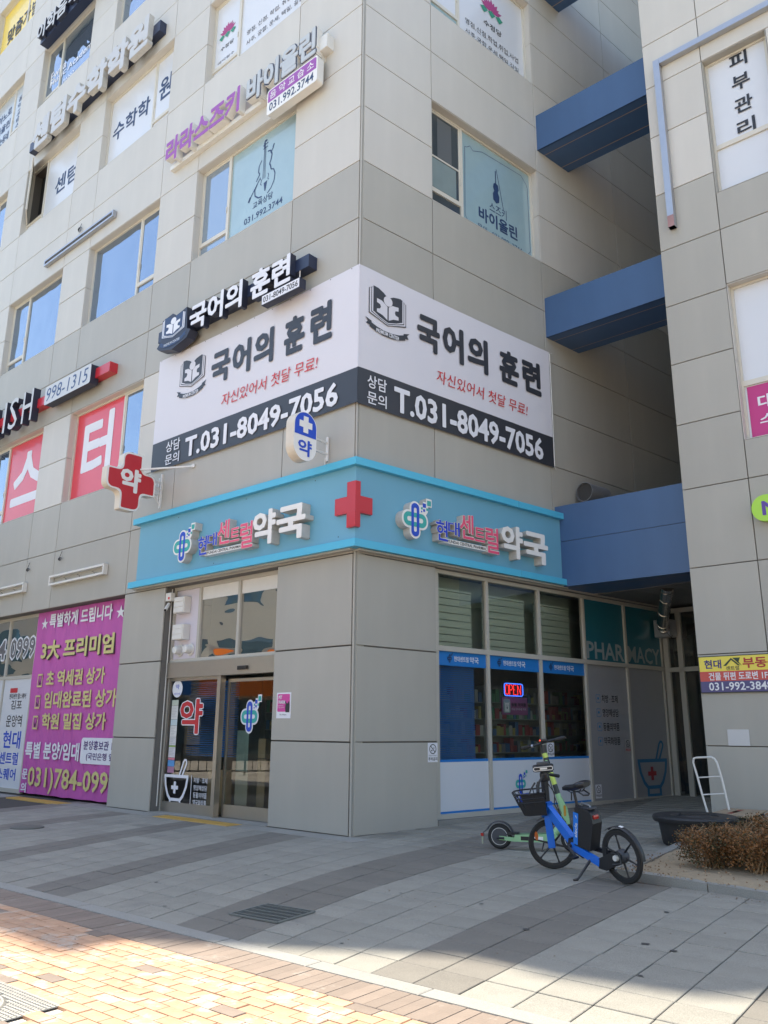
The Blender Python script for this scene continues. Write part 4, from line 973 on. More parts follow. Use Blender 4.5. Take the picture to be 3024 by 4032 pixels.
# blue beams bridging the passage ------------------------------------------------
bt = FRR
LBL = ['lowest blue clad beam over the passage entrance, beside the pharmacy sign', 'second blue clad beam up, level with the banner top', 'third blue clad beam up, beside the violin window', 'topmost blue clad beam, cut by the top edge of the photo']
INV = FRR.inverted()
eR = INV @ (FT @ Vector((.25, .55, 0)))     # just behind the neighbour's edge
dirb = Vector((-.1409, -.99, 0))            # along -dL in facade-right coordinates
dirb = (INV.to_3x3() @ (-dL)).normalized(); nb_ = Vector((-dirb.y, dirb.x, 0))
if nb_.x < 0: nb_ = -nb_
for k, (z0, z1) in enumerate(((4.47, 6.2), (10.18, 11.16), (15.15, 16.14), (20.12, 21.1))):
    t = root('blue_beam', FRR, (5.42, 0, z0), LBL[k], 'beam', 'blue beams spanning the passage')
    p0 = Vector((5.42, -.001, 0)); Lb = 3.0; dep = 1.2
    def Q(u, v, z): q = p0 + dirb * u + nb_ * v; return (q.x, q.y, z)
    zz = [(z0, z1)] if k else [(z0, 5.42), (5.43, z1)]
    for a, b in zz:
        m = MB(); m.add([Q(0, 0, a), Q(Lb, 0, a), Q(Lb, 0, b), Q(0, 0, b), Q(0, .03, a), Q(Lb, .03, a), Q(Lb, .03, b), Q(0, .03, b)], [(0, 1, 2, 3), (4, 7, 6, 5), (3, 2, 6, 7), (0, 4, 5, 1)]); m.build('front_panel', M_BEAM, t)
    m = MB(); m.add([Q(-.05, .035, z0 + .012), Q(Lb, .035, z0 + .012), Q(Lb, .035, z1 - .01), Q(-.05, .035, z1 - .01), Q(.0, dep, z0 + .012), Q(Lb, dep, z0 + .012), Q(Lb, dep, z1 - .01), Q(.0, dep, z1 - .01)], [(0, 1, 2, 3), (4, 7, 6, 5), (3, 2, 6, 7), (0, 4, 5, 1)]); m.build('beam_core', M_BEAMJ, t)
    for a, b in ((.0, .255), (.275, .925), (.945, dep)):
        m = MB(); m.add([Q(-.02, a, z0), Q(Lb, a, z0), Q(Lb, b, z0), Q(-.02, b, z0), Q(-.02, a, z0 + .01), Q(Lb, a, z0 + .01), Q(Lb, b, z0 + .01), Q(-.02, b, z0 + .01)], [(0, 1, 2, 3), (4, 7, 6, 5)]); m.build('soffit_panel', M_BEAM, t)
    for a in (.265, .935):
        m = MB(); m.add([Q(.0, a - .008, z0 - .004), Q(Lb, a - .008, z0 - .004), Q(Lb, a + .008, z0 - .004), Q(.0, a + .008, z0 - .004)], [(0, 1, 2, 3)]); m.build('seam_strip', mat('seam_brown', (.42, .33, .25), .6), t)
# soffit of the passage; unseen end wall added to block sky light
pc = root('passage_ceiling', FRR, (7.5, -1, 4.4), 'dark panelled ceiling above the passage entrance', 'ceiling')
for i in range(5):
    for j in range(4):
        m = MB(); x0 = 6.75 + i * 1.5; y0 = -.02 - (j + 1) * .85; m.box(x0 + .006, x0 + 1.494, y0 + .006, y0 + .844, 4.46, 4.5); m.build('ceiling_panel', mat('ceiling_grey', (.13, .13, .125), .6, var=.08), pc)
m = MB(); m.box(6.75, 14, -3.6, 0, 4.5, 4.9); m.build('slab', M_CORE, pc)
m = MB(); m.box(12.2, 12.5, -5, -.0, 4.9, 30); tag(m.build('sky_block_wall', mat('sky_block_grey', (.12, .12, .11), .7), None, F=FRR, base=(12.2, -2, 4.9)), 'unseen wall added at the far end of the narrow passage to block the sky', 'wall')

# ================================================================== SIGNS
# ---- pharmacy fascia -----------------------------------------------------------
fa = root('pharmacy_fascia_sign', FL, (0, -.1, 4.5), 'light blue pharmacy fascia wrapping the building corner with white and coloured letters', 'shop sign')
rel = REL['R']
def relR(o):                                  # part built in right-facade coordinates, hung on a left-facade root
    b = BASE[o.parent.name]; o.matrix_local = Matrix.Translation(-b) @ rel @ Matrix.Translation(BASE[o.name]); return o
def partR(mb, name, m, par):
    o = mb.build(name, m, par, base=(0, 0, 0)); relR(o); return o
FD = -.10
def mitre(m, x, d0, d1, z0, z1, side, ch=0):     # box along a facade whose corner end is cut on the mitre; depths are distances in front of the wall
    k = .868; pts = [(x, -d0), (side * k * d0, -d0), (side * k * d1, -d1), (x, -d1)]
    m.add([(a, b, z0) for a, b in pts] + [(a, b, z1) for a, b in pts], [(0, 1, 5, 4), (1, 2, 6, 5), (2, 3, 7, 6), (3, 0, 4, 7), (4, 5, 6, 7), (3, 2, 1, 0)]); return m
m = MB(); mitre(m, -6.42, .10, .002, 4.62, 5.90, 1); m.build('fascia_panel', M_BLUEF, fa)
m = MB(); mitre(m, 5.60, .10, .002, 4.62, 5.90, -1); partR(m, 'fascia_panel', M_BLUEF, fa)
for z0, z1 in ((5.90, 6.03), (4.49, 4.62)):
    m = MB(); mitre(m, -6.57, .20, .0, z0, z1, 1); m.build('trim', M_BLUET, fa)
    m = MB(); mitre(m, 4.0, .20, .0, z0, z1, -1); partR(m, 'trim', M_BLUET, fa)
    m = MB(); m.box(4.008, 5.72, FD - .10, 0, z0 + .0005, z1 - .0005, 0, .004); partR(m, 'trim', M_BLUET, fa)
m = MB(); m.box(-6.5, -.0, FD - .02, .25, 4.46, 4.49); m.build('underside', M_GREY, fa)
m = MB(); m.box(0, 5.6, FD - .02, .14, 4.455, 4.485); partR(m, 'underside', M_GREY, fa)
m = MB()
for x, z in ((-.3, 4.72), (-1.0, 4.8), (-2.8, 5.84), (-5.0, 5.84), (-.9, 5.83), (-3.7, 4.7)): m.poly(circ(x, z, .012, 6), FD - .003, None)
m.build('rivets', M_PLASTIC, fa, kind='stuff')
M_SIDE = mat('letter_side', (0.50, 0.49, 0.46), .5, nvar=.12, nscale=10)
M_PK = mat('letter_pink', s(225, 85, 120), .4); M_BU = mat('letter_blue', s(20, 60, 190), .4); M_WF = mat('letter_white', (0.78, 0.77, 0.75), .35)
def pharm(xo, F, sgn):
    d = FD - .17; mk = []
    t = bpy.data.objects.new('sign_lettering_group', None)
    def emit(mb, name, mm):
        if F is FL: return mb.build(name, mm, fa)
        o = mb.build(name, mm, fa, base=(0, 0, 0)); relR(o); return o
    X = lambda u: xo + u
    # emblem
    m = MB(); logo_shapes(m, X(.33), 5.13, .30, d, hw=.28, back=True, yb=FD, mside=3); emit(m, 'emblem', [M_WF, M_INKBL, M_INKTQ, M_SIDE])
    def L3(body, u0, u1, z0, z1, mf, bold, dd=.16):
        vs, fs, nz = tmesh(body, bold + .018, 1)
        before = len(COL.objects)
        m = MB(); T(m, body, X(u0) - .005, X(u1) + .005, z0 - .005, z1 + .005, FD - dd, bold=bold + (.018 if mf is not M_WF else 0), depth=dd, mi=0, mside=1); emit(m, 'letter_body', [M_WF, M_SIDE])
        if mf is not M_WF: m = MB(); T(m, body, X(u0), X(u1), z0, z1, FD - dd - .003, bold=bold); emit(m, 'letter_face', mf)
    L3('현', .85, 1.14, 4.86, 5.24, M_BU, .016); L3('대', 1.15, 1.45, 5.0, 5.26, M_BU, .016)
    L3('센', 1.46, 1.83, 4.99, 5.46, M_PK, .016); L3('트', 1.85, 2.13, 4.99, 5.26, M_PK, .016); L3('럴', 2.15, 2.52, 4.82, 5.32, M_PK, .016)
    L3('약', 2.56, 3.18, 4.80, 5.44, M_WF, .035, .2); L3('국', 3.22, 3.96, 4.79, 5.41, M_WF, .035, .2)
    m = MB(); m.box(X(1.05), X(2.28), FD - .14, FD, 4.84, 4.925); emit(m, 'name_plate', M_WF)
    m = MB(); T(m, 'HYUNDAI CENTRAL PHARMACY', X(1.09), X(2.25), 4.855, 4.912, FD - .143, bold=.02); emit(m, 'lettering', M_INKB)
pharm(-4.88, FL, 1); pharm(.78, FRR, 1)
# red cross folded round the corner
cr = root('corner_cross', FL, (0, -.2, 4.81), 'red cross folded round the corner of the pharmacy fascia', 'cross sign')
def halfc(sgn, F):
    v0, a0 = (-.06, -.34) if sgn < 0 else (-.03, .23); k = .868; d = .16
    for x, z0, z1 in ((v0, 4.83, 5.62), (a0, 5.08, 5.37)):
        for dd, q, z_ in ((d, 0, 0), (d + .004, .02, .02)):
            m = MB(); dz = .0 if x == v0 else .001
            ce = -sgn * k * (dd + dz)
            P = [(x + sgn * -q, -dd - dz), (ce, -dd - dz), (-sgn * k * .1, -.1), (x + sgn * -q, -.1)]
            m.add([(a, b, z0 + z_) for a, b in P] + [(a, b, z1 - z_) for a, b in P], [(0, 1, 5, 4), (1, 2, 6, 5), (2, 3, 7, 6), (3, 0, 4, 7), (4, 5, 6, 7), (3, 2, 1, 0)])
            if F is FL: m.build('cross_bar', M_REDS, cr)
            else: relR(m.build('cross_bar', M_REDS, cr, base=(0, 0, 0)))
halfc(-1, FL); halfc(1, FRR)
# ---- projecting signs ------------------------------------------------------------
def FX(X):                                    # frame for a sign standing out of the left facade: x runs towards the wall, y away from the viewer side
    return FL @ Matrix.Translation((X, 0, 0)) @ Matrix(((0, -1, 0, 0), (1, 0, 0, 0), (0, 0, 1, 0), (0, 0, 0, 1)))
M_IV = mat('ivory_box', (0.62, 0.56, 0.47), .4, nvar=.06, nscale=3)
F_ = FX(-5.8); sg = root('projecting_cross_sign', F_, (-.79, .1, 6.6), 'red plastic cross light box with white border sticking out left of the pharmacy fascia', 'sign')
def rcross(cx, cz, w_, h_, tw, th, r_):
    base_ = crossp(cx, cz, w_, h_, tw, th); out = []
    n = len(base_)
    for i in range(n):
        p, q, t = Vector(base_[i - 1]), Vector(base_[i]), Vector(base_[(i + 1) % n])
        a, b = (p - q), (t - q); rr = min(r_ if (a.cross(b) if hasattr(a, 'cross') else 1) else r_, a.length * .48, b.length * .48)
        cro = a.x * b.y - a.y * b.x
        if cro > 0: rr = rr if cro > 0 else .02
        concave = i in (2, 5, 8, 11)
        if concave: rr = .03
        p1, p2 = q + a.normalized() * rr, q + b.normalized() * rr
        for k in range(6): u = k / 5; w0 = (1 - u) ** 2; out.append(tuple(p1 * w0 + q * 2 * u * (1 - u) + p2 * u * u))
    return out
m = MB(); m.poly(rcross(-.79, 6.62, 1.16, 1.27, .46, .46, .17), .0, .20, 1, 0); m.build('light_box', [M_IV, M_WF], sg)
m = MB(); m.poly(rcross(-.79, 6.62, 1.08, 1.19, .40, .40, .14), -.004, None); m.build('red_face', M_REDS, sg)
m = MB(); T(m, '약', -1.06, -.57, 6.38, 6.90, -.008, bold=.045); m.build('letter', M_WF, sg)
m = MB()
for z in (6.78, 6.62): m.beam((-.25, .06, z), (-.01, .06, z), .03, .03); m.beam((-.25, .14, z - .1), (-.01, .14, z - .1), .02, .02)
m.beam((-.02, .06, 6.2), (-.02, .06, 6.98), .04, .04, upv=(1, 0, 0)); m.beam((-.02, .14, 6.4), (-.02, .14, 6.9), .03, .03, upv=(1, 0, 0))
m.beam((-.25, .06, 6.5), (-.02, .06, 6.28), .02, .02); m.build('bracket', M_WMET, sg)
m = MB(); m.beam((-.60, .0, 6.93), (-.02, -1.05, 6.93), .035, .035); m.box(-.03, -.005, -1.12, -1.0, 6.9, 6.97); m.build('stay_arm', M_WMET, sg)
m = MB(); m.tube([(-.78, .1, 7.24), (-.80, .1, 7.28), (-.76, .1, 7.30), (-.74, .1, 7.26)], .008, 5); m.build('lifting_hook', M_PLASTIC, sg)
F_ = FX(-.6); sp = root('projecting_pill_sign', F_, (-.65, .1, 6.44), 'white and blue pill shaped light box with a white cross sticking out near the corner', 'sign')
def pill(x0, x1, z0, z1, r_): return rrect(x0, x1, z0, z1, r_, 8)
m = MB(); m.poly(pill(-.92, -.39, 6.0, 6.88, .262), 0, .2, 1, 0); m.build('light_box', [M_IV, M_WF], sp)
top = [p for p in pill(-.905, -.405, 6.015, 6.865, .248) if p[1] >= 6.44]
m = MB(); m.poly(top + [(-.905, 6.44), (-.405, 6.44)], -.004, None); m.build('blue_face', M_INKBL, sp)
m = MB(); m.poly(crossp(-.655, 6.645, .30, .30, .115), -.008, None); m.build('white_cross', M_WF, sp)
m = MB(); T(m, '약', -.82, -.50, 6.08, 6.37, -.006, bold=.03); m.build('letter', M_INKBL, sp)
m = MB()
for z in (6.51, 6.30): m.beam((-.39, .1, z), (-.02, .1, z), .03, .03)
m.beam((-.02, .1, 6.17), (-.02, .1, 6.62), .05, .03, upv=(1, 0, 0)); m.build('bracket', M_WMET, sp)
m = MB(); m.tube([(-.01, .16, 6.25), (-.01, .16, 6.03)], .012, 6); m.build('conduit', M_WMET, sp)

# ---- channel letter signs on the left facade ----------------------------------------
M_CH = mat('letter_grey_face', (0.50, 0.50, 0.50), .4); M_DSIDE = mat('letter_dark_side', (0.022, 0.027, 0.05), .45)
sg = root('academy_sign', FL, (-11, -.2, 20.1), 'pale grey three dimensional letters on a dark rail above the maths academy windows', 'sign')
m = MB(); m.box(-14.95, -7.45, -.20, 0, 19.93, 20.28); m.build('rail', M_NAVY, sg)
letters(sg, '센텀수학학원', -14.45, -7.75, 19.55, 20.62, -.36, .05, .16, M_CH, M_SIDE)
sg = root('violin_school_sign', FL, (-3.7, -.2, 15.2), 'purple and dark outlined channel letters above the violin window', 'sign')
m = MB(); m.box(-6.45, -1.08, -.12, 0, 15.0, 15.12); m.box(-1.2, -.84, -.2, 0, 15.12, 15.45); m.build('rail', M_WMET, sg)
M_PUR = mat('letter_purple', s(150, 70, 160), .4)
letters(sg, '라라스즈키', -6.42, -3.54, 15.02, 15.72, -.30, .04, .18, M_PUR, M_WPL)
M_OUT = mat('letter_silver', (0.47, 0.50, 0.52), .4)
letters(sg, '바이올린', -3.33, -1.05, 14.98, 15.74, -.28, .09, .16, M_NAVY, M_WPL)
letters(sg, '바이올린', -3.30, -1.08, 15.01, 15.71, -.30, .04, .02, M_OUT, M_OUT, name='letter_face')
m = MB(); m.poly(rrect(-2.55, -1.0, 14.30, 14.93, .06), -.30, -.12, 0, 1); m.build('phone_box', [M_WF, M_WPL], sg)
m = MB(); m.poly([(-2.52, 14.61), (-1.03, 14.61), (-1.03, 14.87), (-1.07, 14.90), (-2.48, 14.90), (-2.52, 14.87)], -.303, None); m.build('purple_band', M_PUR, sg)
TT(sg, M_WF, [('음 악 교 습 소', -2.46, -1.10, 14.66, 14.86, -.306, dict(bold=.01))]); TT(sg, M_INKN, [('031.992.3744', -2.47, -1.10, 14.36, 14.57, -.304, dict(bold=.015))])
sg = root('music_academy_sign', FL, (-13, -.2, 24.6), 'dark navy box sign with outlined white letters at the top left', 'sign')
m = MB(); m.box(-15.1, -10.6, -.28, 0, 24.35, 24.85); m.build('rail', M_NAVY, sg)
letters(sg, '이화음악학원', -15.2, -11.0, 24.35, 25.1, -.40, .03, .12, M_CH, M_DSIDE)
sg = root('korean_school_sign', FL, (-3.8, -.2, 10.2), 'dark sign with white channel letters and a book emblem just above the white banner', 'sign')
m = MB(); m.box(-6.16, -1.14, -.22, 0, 10.15, 10.42); m.build('rail', M_NAVY, sg)
letters(sg, '국어의 훈련', -4.76, -1.50, 9.90, 10.54, -.36, .035, .15, M_INKW, M_DSIDE)
m = MB(); m.poly([(-6.0, 9.92), (-5.86, 10.05), (-5.84, 10.56), (-5.45, 10.62), (-5.3, 10.52), (-4.92, 10.6), (-4.86, 10.05), (-4.74, 10.0), (-4.86, 9.84), (-5.4, 9.72), (-5.9, 9.84)], -.34, -.12, 0, 0); book_logo(m, -5.92, -4.86, 9.86, 10.58, -.345, 1, 2); m.build('book_emblem', [M_DSIDE, M_INKN, M_INKW], sg)
TT(sg, M_INKW, [('PREMIUM CENTER', -5.7, -5.1, 9.86, 9.92, -.352, dict(bold=0))])
m = MB(); m.box(-2.32, -1.22, -.36, -.20, 9.67, 9.88); m.build('phone_box', M_DSIDE, sg)
m = MB(); m.rect(-2.31, -1.23, 9.68, 9.87, -.363); m.build('phone_face', M_INKW, sg)
TT(sg, M_INKB, [('031-8049-7056', -2.27, -1.27, 9.71, 9.84, -.366, dict(bold=.015))])
m = MB(); m.tube([(-1.4, -.2, 9.88), (-1.4, -.2, 10.16)], .012, 6); m.tube([(-2.1, -.2, 9.88), (-2.1, -.2, 10.16)], .012, 6); m.build('hanger', M_WMET, sg)
sg = root('english_school_sign', FL, (-11, -.2, 10.2), 'red rail sign with black sided letters ending in ISH and a phone number box', 'sign')
m = MB(); m.box(-18, -8.25, -.22, 0, 10.10, 10.36); m.build('rail', M_REDS, sg)
for b_, x0, x1 in (('L', -14.45, -14.0), ('I', -13.72, -13.6), ('S', -13.38, -12.86), ('H', -12.56, -11.98), ('G', -15.1, -14.6), ('N', -15.75, -15.25), ('E', -16.3, -15.9)):
    m = MB(); T(m, b_, x0, x1, 9.72, 10.66, -.36, bold=.0, depth=.2, mi=0, mside=1); m.build('letter', [M_CH, M_DSIDE], sg)
m = MB(); m.poly(rrect(-11.30, -8.92, 9.94, 10.47, .07), -.35, -.12, 0, 1); m.build('phone_box', [mat('box_face', (.52, .53, .54), .4), M_DSIDE], sg)
TT(sg, mat('ink_blue_grey', s(45, 75, 120), .5), [('998-1315', -11.20, -9.05, 10.02, 10.40, -.353, dict(bold=.0, shear=.12))])
# empty steel sign frames
def sframe(F, x0, x1, z0, z1, label, t_=.05, d=.12, m_=None):
    sg = root('empty_sign_frame', F, ((x0 + x1) / 2, -.06, z0), label, 'sign frame', 'empty metal sign frames left on the facades')
    m = MB(); m.box(x0, x1, -d, -.01, z1 - t_, z1); m.box(x0, x1, -d, -.01, z0, z0 + t_); m.box(x0, x0 + t_, -d, -.01, z0 + t_, z1 - t_); m.box(x1 - t_, x1, -d, -.01, z0 + t_, z1 - t_); m.build('frame', m_ or M_GALV, sg)
    for k in (.27, .52, .78):
        x = x0 + (x1 - x0) * k; m = MB(); m.tube([(x, -.02, z0 + t_), (x + .03, -.05, z0 + .12), (x - .02, -.08, z0 + .14)], .006, 4); m.build('wire_end', M_PLASTIC, sg)
sframe(FL, -12.95, -9.10, 14.93, 15.13, 'long empty galvanised sign frame with a cable loop above it, high on the left facade')
sframe(FL, -10.36, -7.79, 4.97, 5.22, 'empty steel sign frame above the purple banner', m_=M_WMET)
sframe(FL, -14.6, -11.72, 4.97, 5.22, 'empty steel sign frame cut by the left edge of the photo', m_=M_WMET)
for x, z, r_ in ((-11.05, 15.40, .09), (-11.72, 5.55, .05), (-10.05, 5.62, .05)):
    m = MB(); m.tube([(x + r_ * (1 - k / 60) * math.cos(k * .7), -.03 - k * .002, z + r_ * (1 - k / 60) * math.sin(k * .7)) for k in range(26)] + [(x + .02, -.02, z + .2)], .007, 4)
    tag(m.build('cable_loop', M_PLASTIC, None, F=FL, base=(x, 0, z)), 'coiled black cable end ' + ('over the long high sign frame' if z > 9 else 'left of the lower steel sign frame' if x < -11 else 'just over the steel frame above the purple banner'), 'cable')

# ---- white banner round the corner ---------------------------------------------------
bn = root('corner_banner', FL, (0, -.05, 7.1), 'large white and black vinyl banner wrapped round the corner with a phone number', 'banner')
M_VIN = mat('banner_white', (0.64, 0.63, 0.68), .55, nvar=.012, nscale=1.0, bump=.9, bscale=2.2); M_VINB = mat('banner_black', (0.035, 0.038, 0.048), .42, nvar=.03)
def cloth(F, x0, x1, zf0, zf1, y, name, m_, nx_=30, nz_=4, sag=.003, seed=0):
    m = MB(); vs = []; rr = random.Random(seed)
    for i in range(nx_ + 1):
        for j in range(nz_ + 1):
            x = x0 + (x1 - x0) * i / nx_; z0_, z1_ = zf0(x), zf1(x)
            edge = (1 if 0 < i < nx_ else 0)
            vs.append((x, y - edge * abs(math.sin(i * 1.3 + j * 2.1 + seed)) * sag * .5 - (.006 if j in (0, nz_) else 0) * abs(math.sin(i * .9)), z0_ + (z1_ - z0_) * j / nz_))
    m.add(vs, [(i * (nz_ + 1) + j, (i + 1) * (nz_ + 1) + j, (i + 1) * (nz_ + 1) + j + 1, i * (nz_ + 1) + j + 1) for i in range(nx_) for j in range(nz_)]); m.smooth = True
    if F is FL: return m.build(name, m_, bn)
    return relR(m.build(name, m_, bn, base=(0, 0, 0)))
yb_ = -.04
zbL = lambda x: 7.10 + (.03 * math.sin(math.pi * x / 6.3)); ztL = lambda x: 9.80 - .04 * math.sin(math.pi * -x / 6.3)
cloth(FL, -6.3, .045, lambda x: 7.76, ztL, yb_, 'white_part', M_VIN, seed=1); cloth(FL, -6.3, .045, zbL, lambda x: 7.76, yb_, 'black_part', M_VINB, nz_=2, seed=1)
cloth(FRR, -.045, 5.42, lambda x: 7.77, lambda x: 9.80 - .03 * math.sin(math.pi * x / 5.4), yb_, 'white_part', M_VIN, seed=3); cloth(FRR, -.045, 5.42, lambda x: 7.08 + .0 * x, lambda x: 7.77, yb_, 'black_part', M_VINB, nz_=2, seed=3)
yt = yb_ - .0135
def bprint(F, o):
    if F is FRR: relR(o)
def BT(F, m_, items):
    for it in items:
        b = MB(); T(b, *it[:5], yt - .006, **(it[5] if len(it) > 5 else {}))
        for q in words(b): o = q.build('lettering', m_, bn, base=(0, 0, 0) if F is FRR else None); bprint(F, o)
M_RED2 = mat('banner_red', s(200, 45, 50), .5)
BT(FL, M_VINB, [('국', -4.26, -3.63, 8.60, 9.33, dict(bold=.045)), ('어', -3.55, -2.96, 8.58, 9.34, dict(bold=.045)), ('의', -2.86, -2.26, 8.58, 9.34, dict(bold=.045)), ('훈', -1.95, -1.37, 8.55, 9.34, dict(bold=.045)), ('련', -1.21, -.63, 8.54, 9.34, dict(bold=.045))])
BT(FL, M_RED2, [('자신있어서 첫달 무료!', -3.84, -.98, 8.02, 8.30, dict(bold=.0, shear=.12))])
BT(FL, M_INKW, [('상담', -5.74, -5.22, 7.43, 7.69), ('문의', -5.74, -5.22, 7.14, 7.38), ('T.031-8049-7056', -5.02, -.43, 7.16, 7.62, dict(bold=.03))])
BT(FRR, M_VINB, [('국', 1.38, 1.98, 8.60, 9.33, dict(bold=.045)), ('어', 2.06, 2.65, 8.60, 9.37, dict(bold=.045)), ('의', 2.76, 3.37, 8.60, 9.37, dict(bold=.045)), ('훈', 3.72, 4.34, 8.61, 9.36, dict(bold=.045)), ('련', 4.46, 5.08, 8.61, 9.38, dict(bold=.045))])
BT(FRR, M_RED2, [('자신있어서 첫달 무료!', 1.88, 4.58, 8.03, 8.30, dict(bold=.0, shear=.12))])
BT(FRR, M_INKW, [('상담', .17, .62, 7.43, 7.68), ('문의', .17, .62, 7.13, 7.37), ('T.031-8049-7056', .80, 5.05, 7.14, 7.64, dict(bold=.03))])
m = MB(); book_logo(m, -5.5, -4.42, 8.62, 9.5, yt, 0, 1); m.build('book_print', [M_VINB, M_VIN], bn); BT(FL, M_INKW, [('PREMIUM CENTER', -5.24, -4.68, 8.585, 8.665, dict(bold=.02))])
m = MB(); book_logo(m, .10, 1.18, 8.60, 9.48, yt, 0, 1); relR(m.build('book_print', [M_VINB, M_VIN], bn, base=(0, 0, 0))); BT(FRR, M_INKW, [('PREMIUM CENTER', .36, .92, 8.565, 8.645, dict(bold=.02))])
m = MB()
for k in range(12): x = -6.2 + k * .55; m.poly(circ(x, 9.77 - .04 * math.sin(math.pi * -x / 6.3), .012, 6), yt - .002, None); m.poly(circ(x, 7.13, .012, 6), yt - .002, None)
m.build('eyelets', M_PLASTIC, bn, kind='stuff')
m = MB(); m.tube([(5.42, -.05, 9.78), (5.50, -.03, 9.80), (5.56, -.02, 9.82)], .008, 5); m.tube([(5.44, -.05, 9.76), (5.45, -.04, 8.4), (5.44, -.04, 7.12)], .012, 5); m.tube([(5.42, -.05, 7.1), (5.5, -.03, 7.05)], .008, 5)
relR(m.build('tie_rope', M_WMET, bn, base=(0, 0, 0)))

# ---- purple sales banner and white boards at the left -----------------------------------
pb = root('purple_sales_banner', FL, (-9.4, .28, 2.2), 'faded purple vinyl sales banner with yellow and white lettering left of the pharmacy', 'banner')
M_PURB = mat('banner_purple', s(188, 88, 165), .5, nvar=.05, nscale=1.2, streak=.04)
m = MB(); vs = []; nx_, nz_ = 44, 20
for i in range(nx_ + 1):
    for j in range(nz_ + 1):
        x = -11.44 + 4.3 * i / nx_; z = .04 + 4.38 * j / nz_
        vs.append((x, .27 + .012 * math.sin(i * 1.1 + j * .3) + .01 * math.sin(j * .9 + i * .21) + (.05 * math.exp(-((x + 10.0) / .12) ** 2 - (z / .5) ** 2)), z + (.006 * math.sin(i * .8) if j == 0 else 0)))
m.add(vs, [(i * (nz_ + 1) + j, (i + 1) * (nz_ + 1) + j, (i + 1) * (nz_ + 1) + j + 1, i * (nz_ + 1) + j + 1) for i in range(nx_) for j in range(nz_)]); m.smooth = True
m.build('vinyl_sheet', M_PURB, pb)
yp = .24; M_YEL = mat('banner_yellow', (0.60, 0.54, 0.23), .5); M_SH = mat('print_shadow', (0.03, 0.02, 0.03), .6)
TT(pb, M_INKW, [('★', -11.2, -10.86, 3.98, 4.27, yp), ('특별하게 드립니다', -10.79, -7.84, 3.98, 4.34, yp, dict(bold=.03)), ('★', -7.68, -7.30, 3.98, 4.27, yp), ('특별 분양/임대', -11.30, -8.72, .84, 1.24, yp, dict(bold=.03)), ('문', -11.32, -11.05, .36, .60, yp, dict(bold=.03)), ('의', -11.32, -11.05, .05, .28, yp, dict(bold=.03))])
TT(pb, M_SH, [('3大 프리미엄', -11.03, -7.63, 3.18, 3.66, yp + .006, dict(bold=.04))])
TT(pb, M_YEL, [('3大 프리미엄', -11.06, -7.66, 3.20, 3.68, yp, dict(bold=.035)), ('초 역세권 상가', -10.64, -7.92, 2.54, 2.92, yp, dict(bold=.03)), ('임대완료된 상가', -10.62, -7.35, 2.02, 2.42, yp, dict(bold=.03)), ('학원 밀집 상가', -10.63, -7.70, 1.53, 1.91, yp, dict(bold=.03)), ('031)784-0999', -11.02, -7.05, .08, .66, yp, dict(bold=.02))])
for z in (2.54, 2.02, 1.53):
    m = MB(); m.ring([(-11.08, z), (-10.83, z), (-10.83, z + .32), (-11.08, z + .32)], [(-11.05, z + .04), (-10.86, z + .04), (-10.86, z + .28), (-11.05, z + .28)], yp, None); m.build('tick_box', M_YEL, pb)
    m = MB(); m.poly([(-11.02, z + .17), (-10.97, z + .14), (-10.94, z + .10), (-10.80, z + .38), (-10.93, z + .05), (-10.97, z + .05)], yp - .003, None); m.build('tick', M_SH, pb)
m = MB(); m.poly(rrect(-8.66, -6.9, .80, 1.36, .08), yp + .004, None); m.build('white_box_print', M_INKW, pb)
TT(pb, mat('print_purple', s(70, 40, 110), .5), [('분양홍보관 1층', -8.55, -7.1, 1.10, 1.30, yp, dict(bold=.02)), ('(국민은행 옆)', -8.40, -7.2, .86, 1.04, yp, dict(bold=.02))])
lf = MB()
lf.box(-11.9, -6.98, .30, .38, 4.35, 4.43); 
for x in (-11.5, -13.1, -14.6): lf.box(x - .035, x + .035, .30, .38, 0, 4.35)
lf.box(-15.33, -11.535, .305, .38, 2.79, 2.87); lf.box(-15.33, -11.535, .305, .38, 0, .1); lf.box(-15.33, -11.9, .305, .38, 4.35, 4.43)
lfo = lf.build('left_shop_front', M_ALU2, bld, base=(-12, 0, 0)); lfo.location = (-12, 0, 0); BASE[lfo.name] = Vector((-12, 0, 0))
for a, b in ((-13.065, -11.535), (-14.565, -13.135)):
    m = MB(); m.rect(a, b, 2.87, 4.35, .33); m.build('pane', M_GLW, lfo)
    m = MB(); m.rect(a, b, .1, 2.79, .33); m.build('white_board', M_FILMW, lfo)
m = MB(); m.rect(-15.4, -11.4, 2.8, 4.43, .6); m.build('back_film', MATS['grey_backing'], lfo)
M_GO = mat('outline_grey', (0.13, 0.13, 0.14), .5)
TT(lfo, M_INKW, [('0999', -13.02, -11.56, 3.28, 3.90, .326, dict(bold=.06)), ('84', -14.3, -13.2, 3.28, 3.90, .326, dict(bold=.06))])
TT(lfo, M_GO, [('0999', -12.97, -11.60, 3.33, 3.85, .322, dict(bold=.015)), ('84', -14.25, -13.25, 3.33, 3.85, .322, dict(bold=.015))])
m = MB(); m.rect(-12.69, -12.28, 2.44, 2.56, .326); m.build('red_label', M_REDS, lfo)
TT(lfo, M_INKB, [('현대센트럴스퀘어', -12.7, -11.78, 2.28, 2.42, .326, dict(bold=.01)), ('김포', -12.55, -11.95, 2.02, 2.28 - .03, .326, dict(bold=.01)), ('운양역', -12.72, -11.85, 1.58, 1.88, .326, dict(bold=.01))])
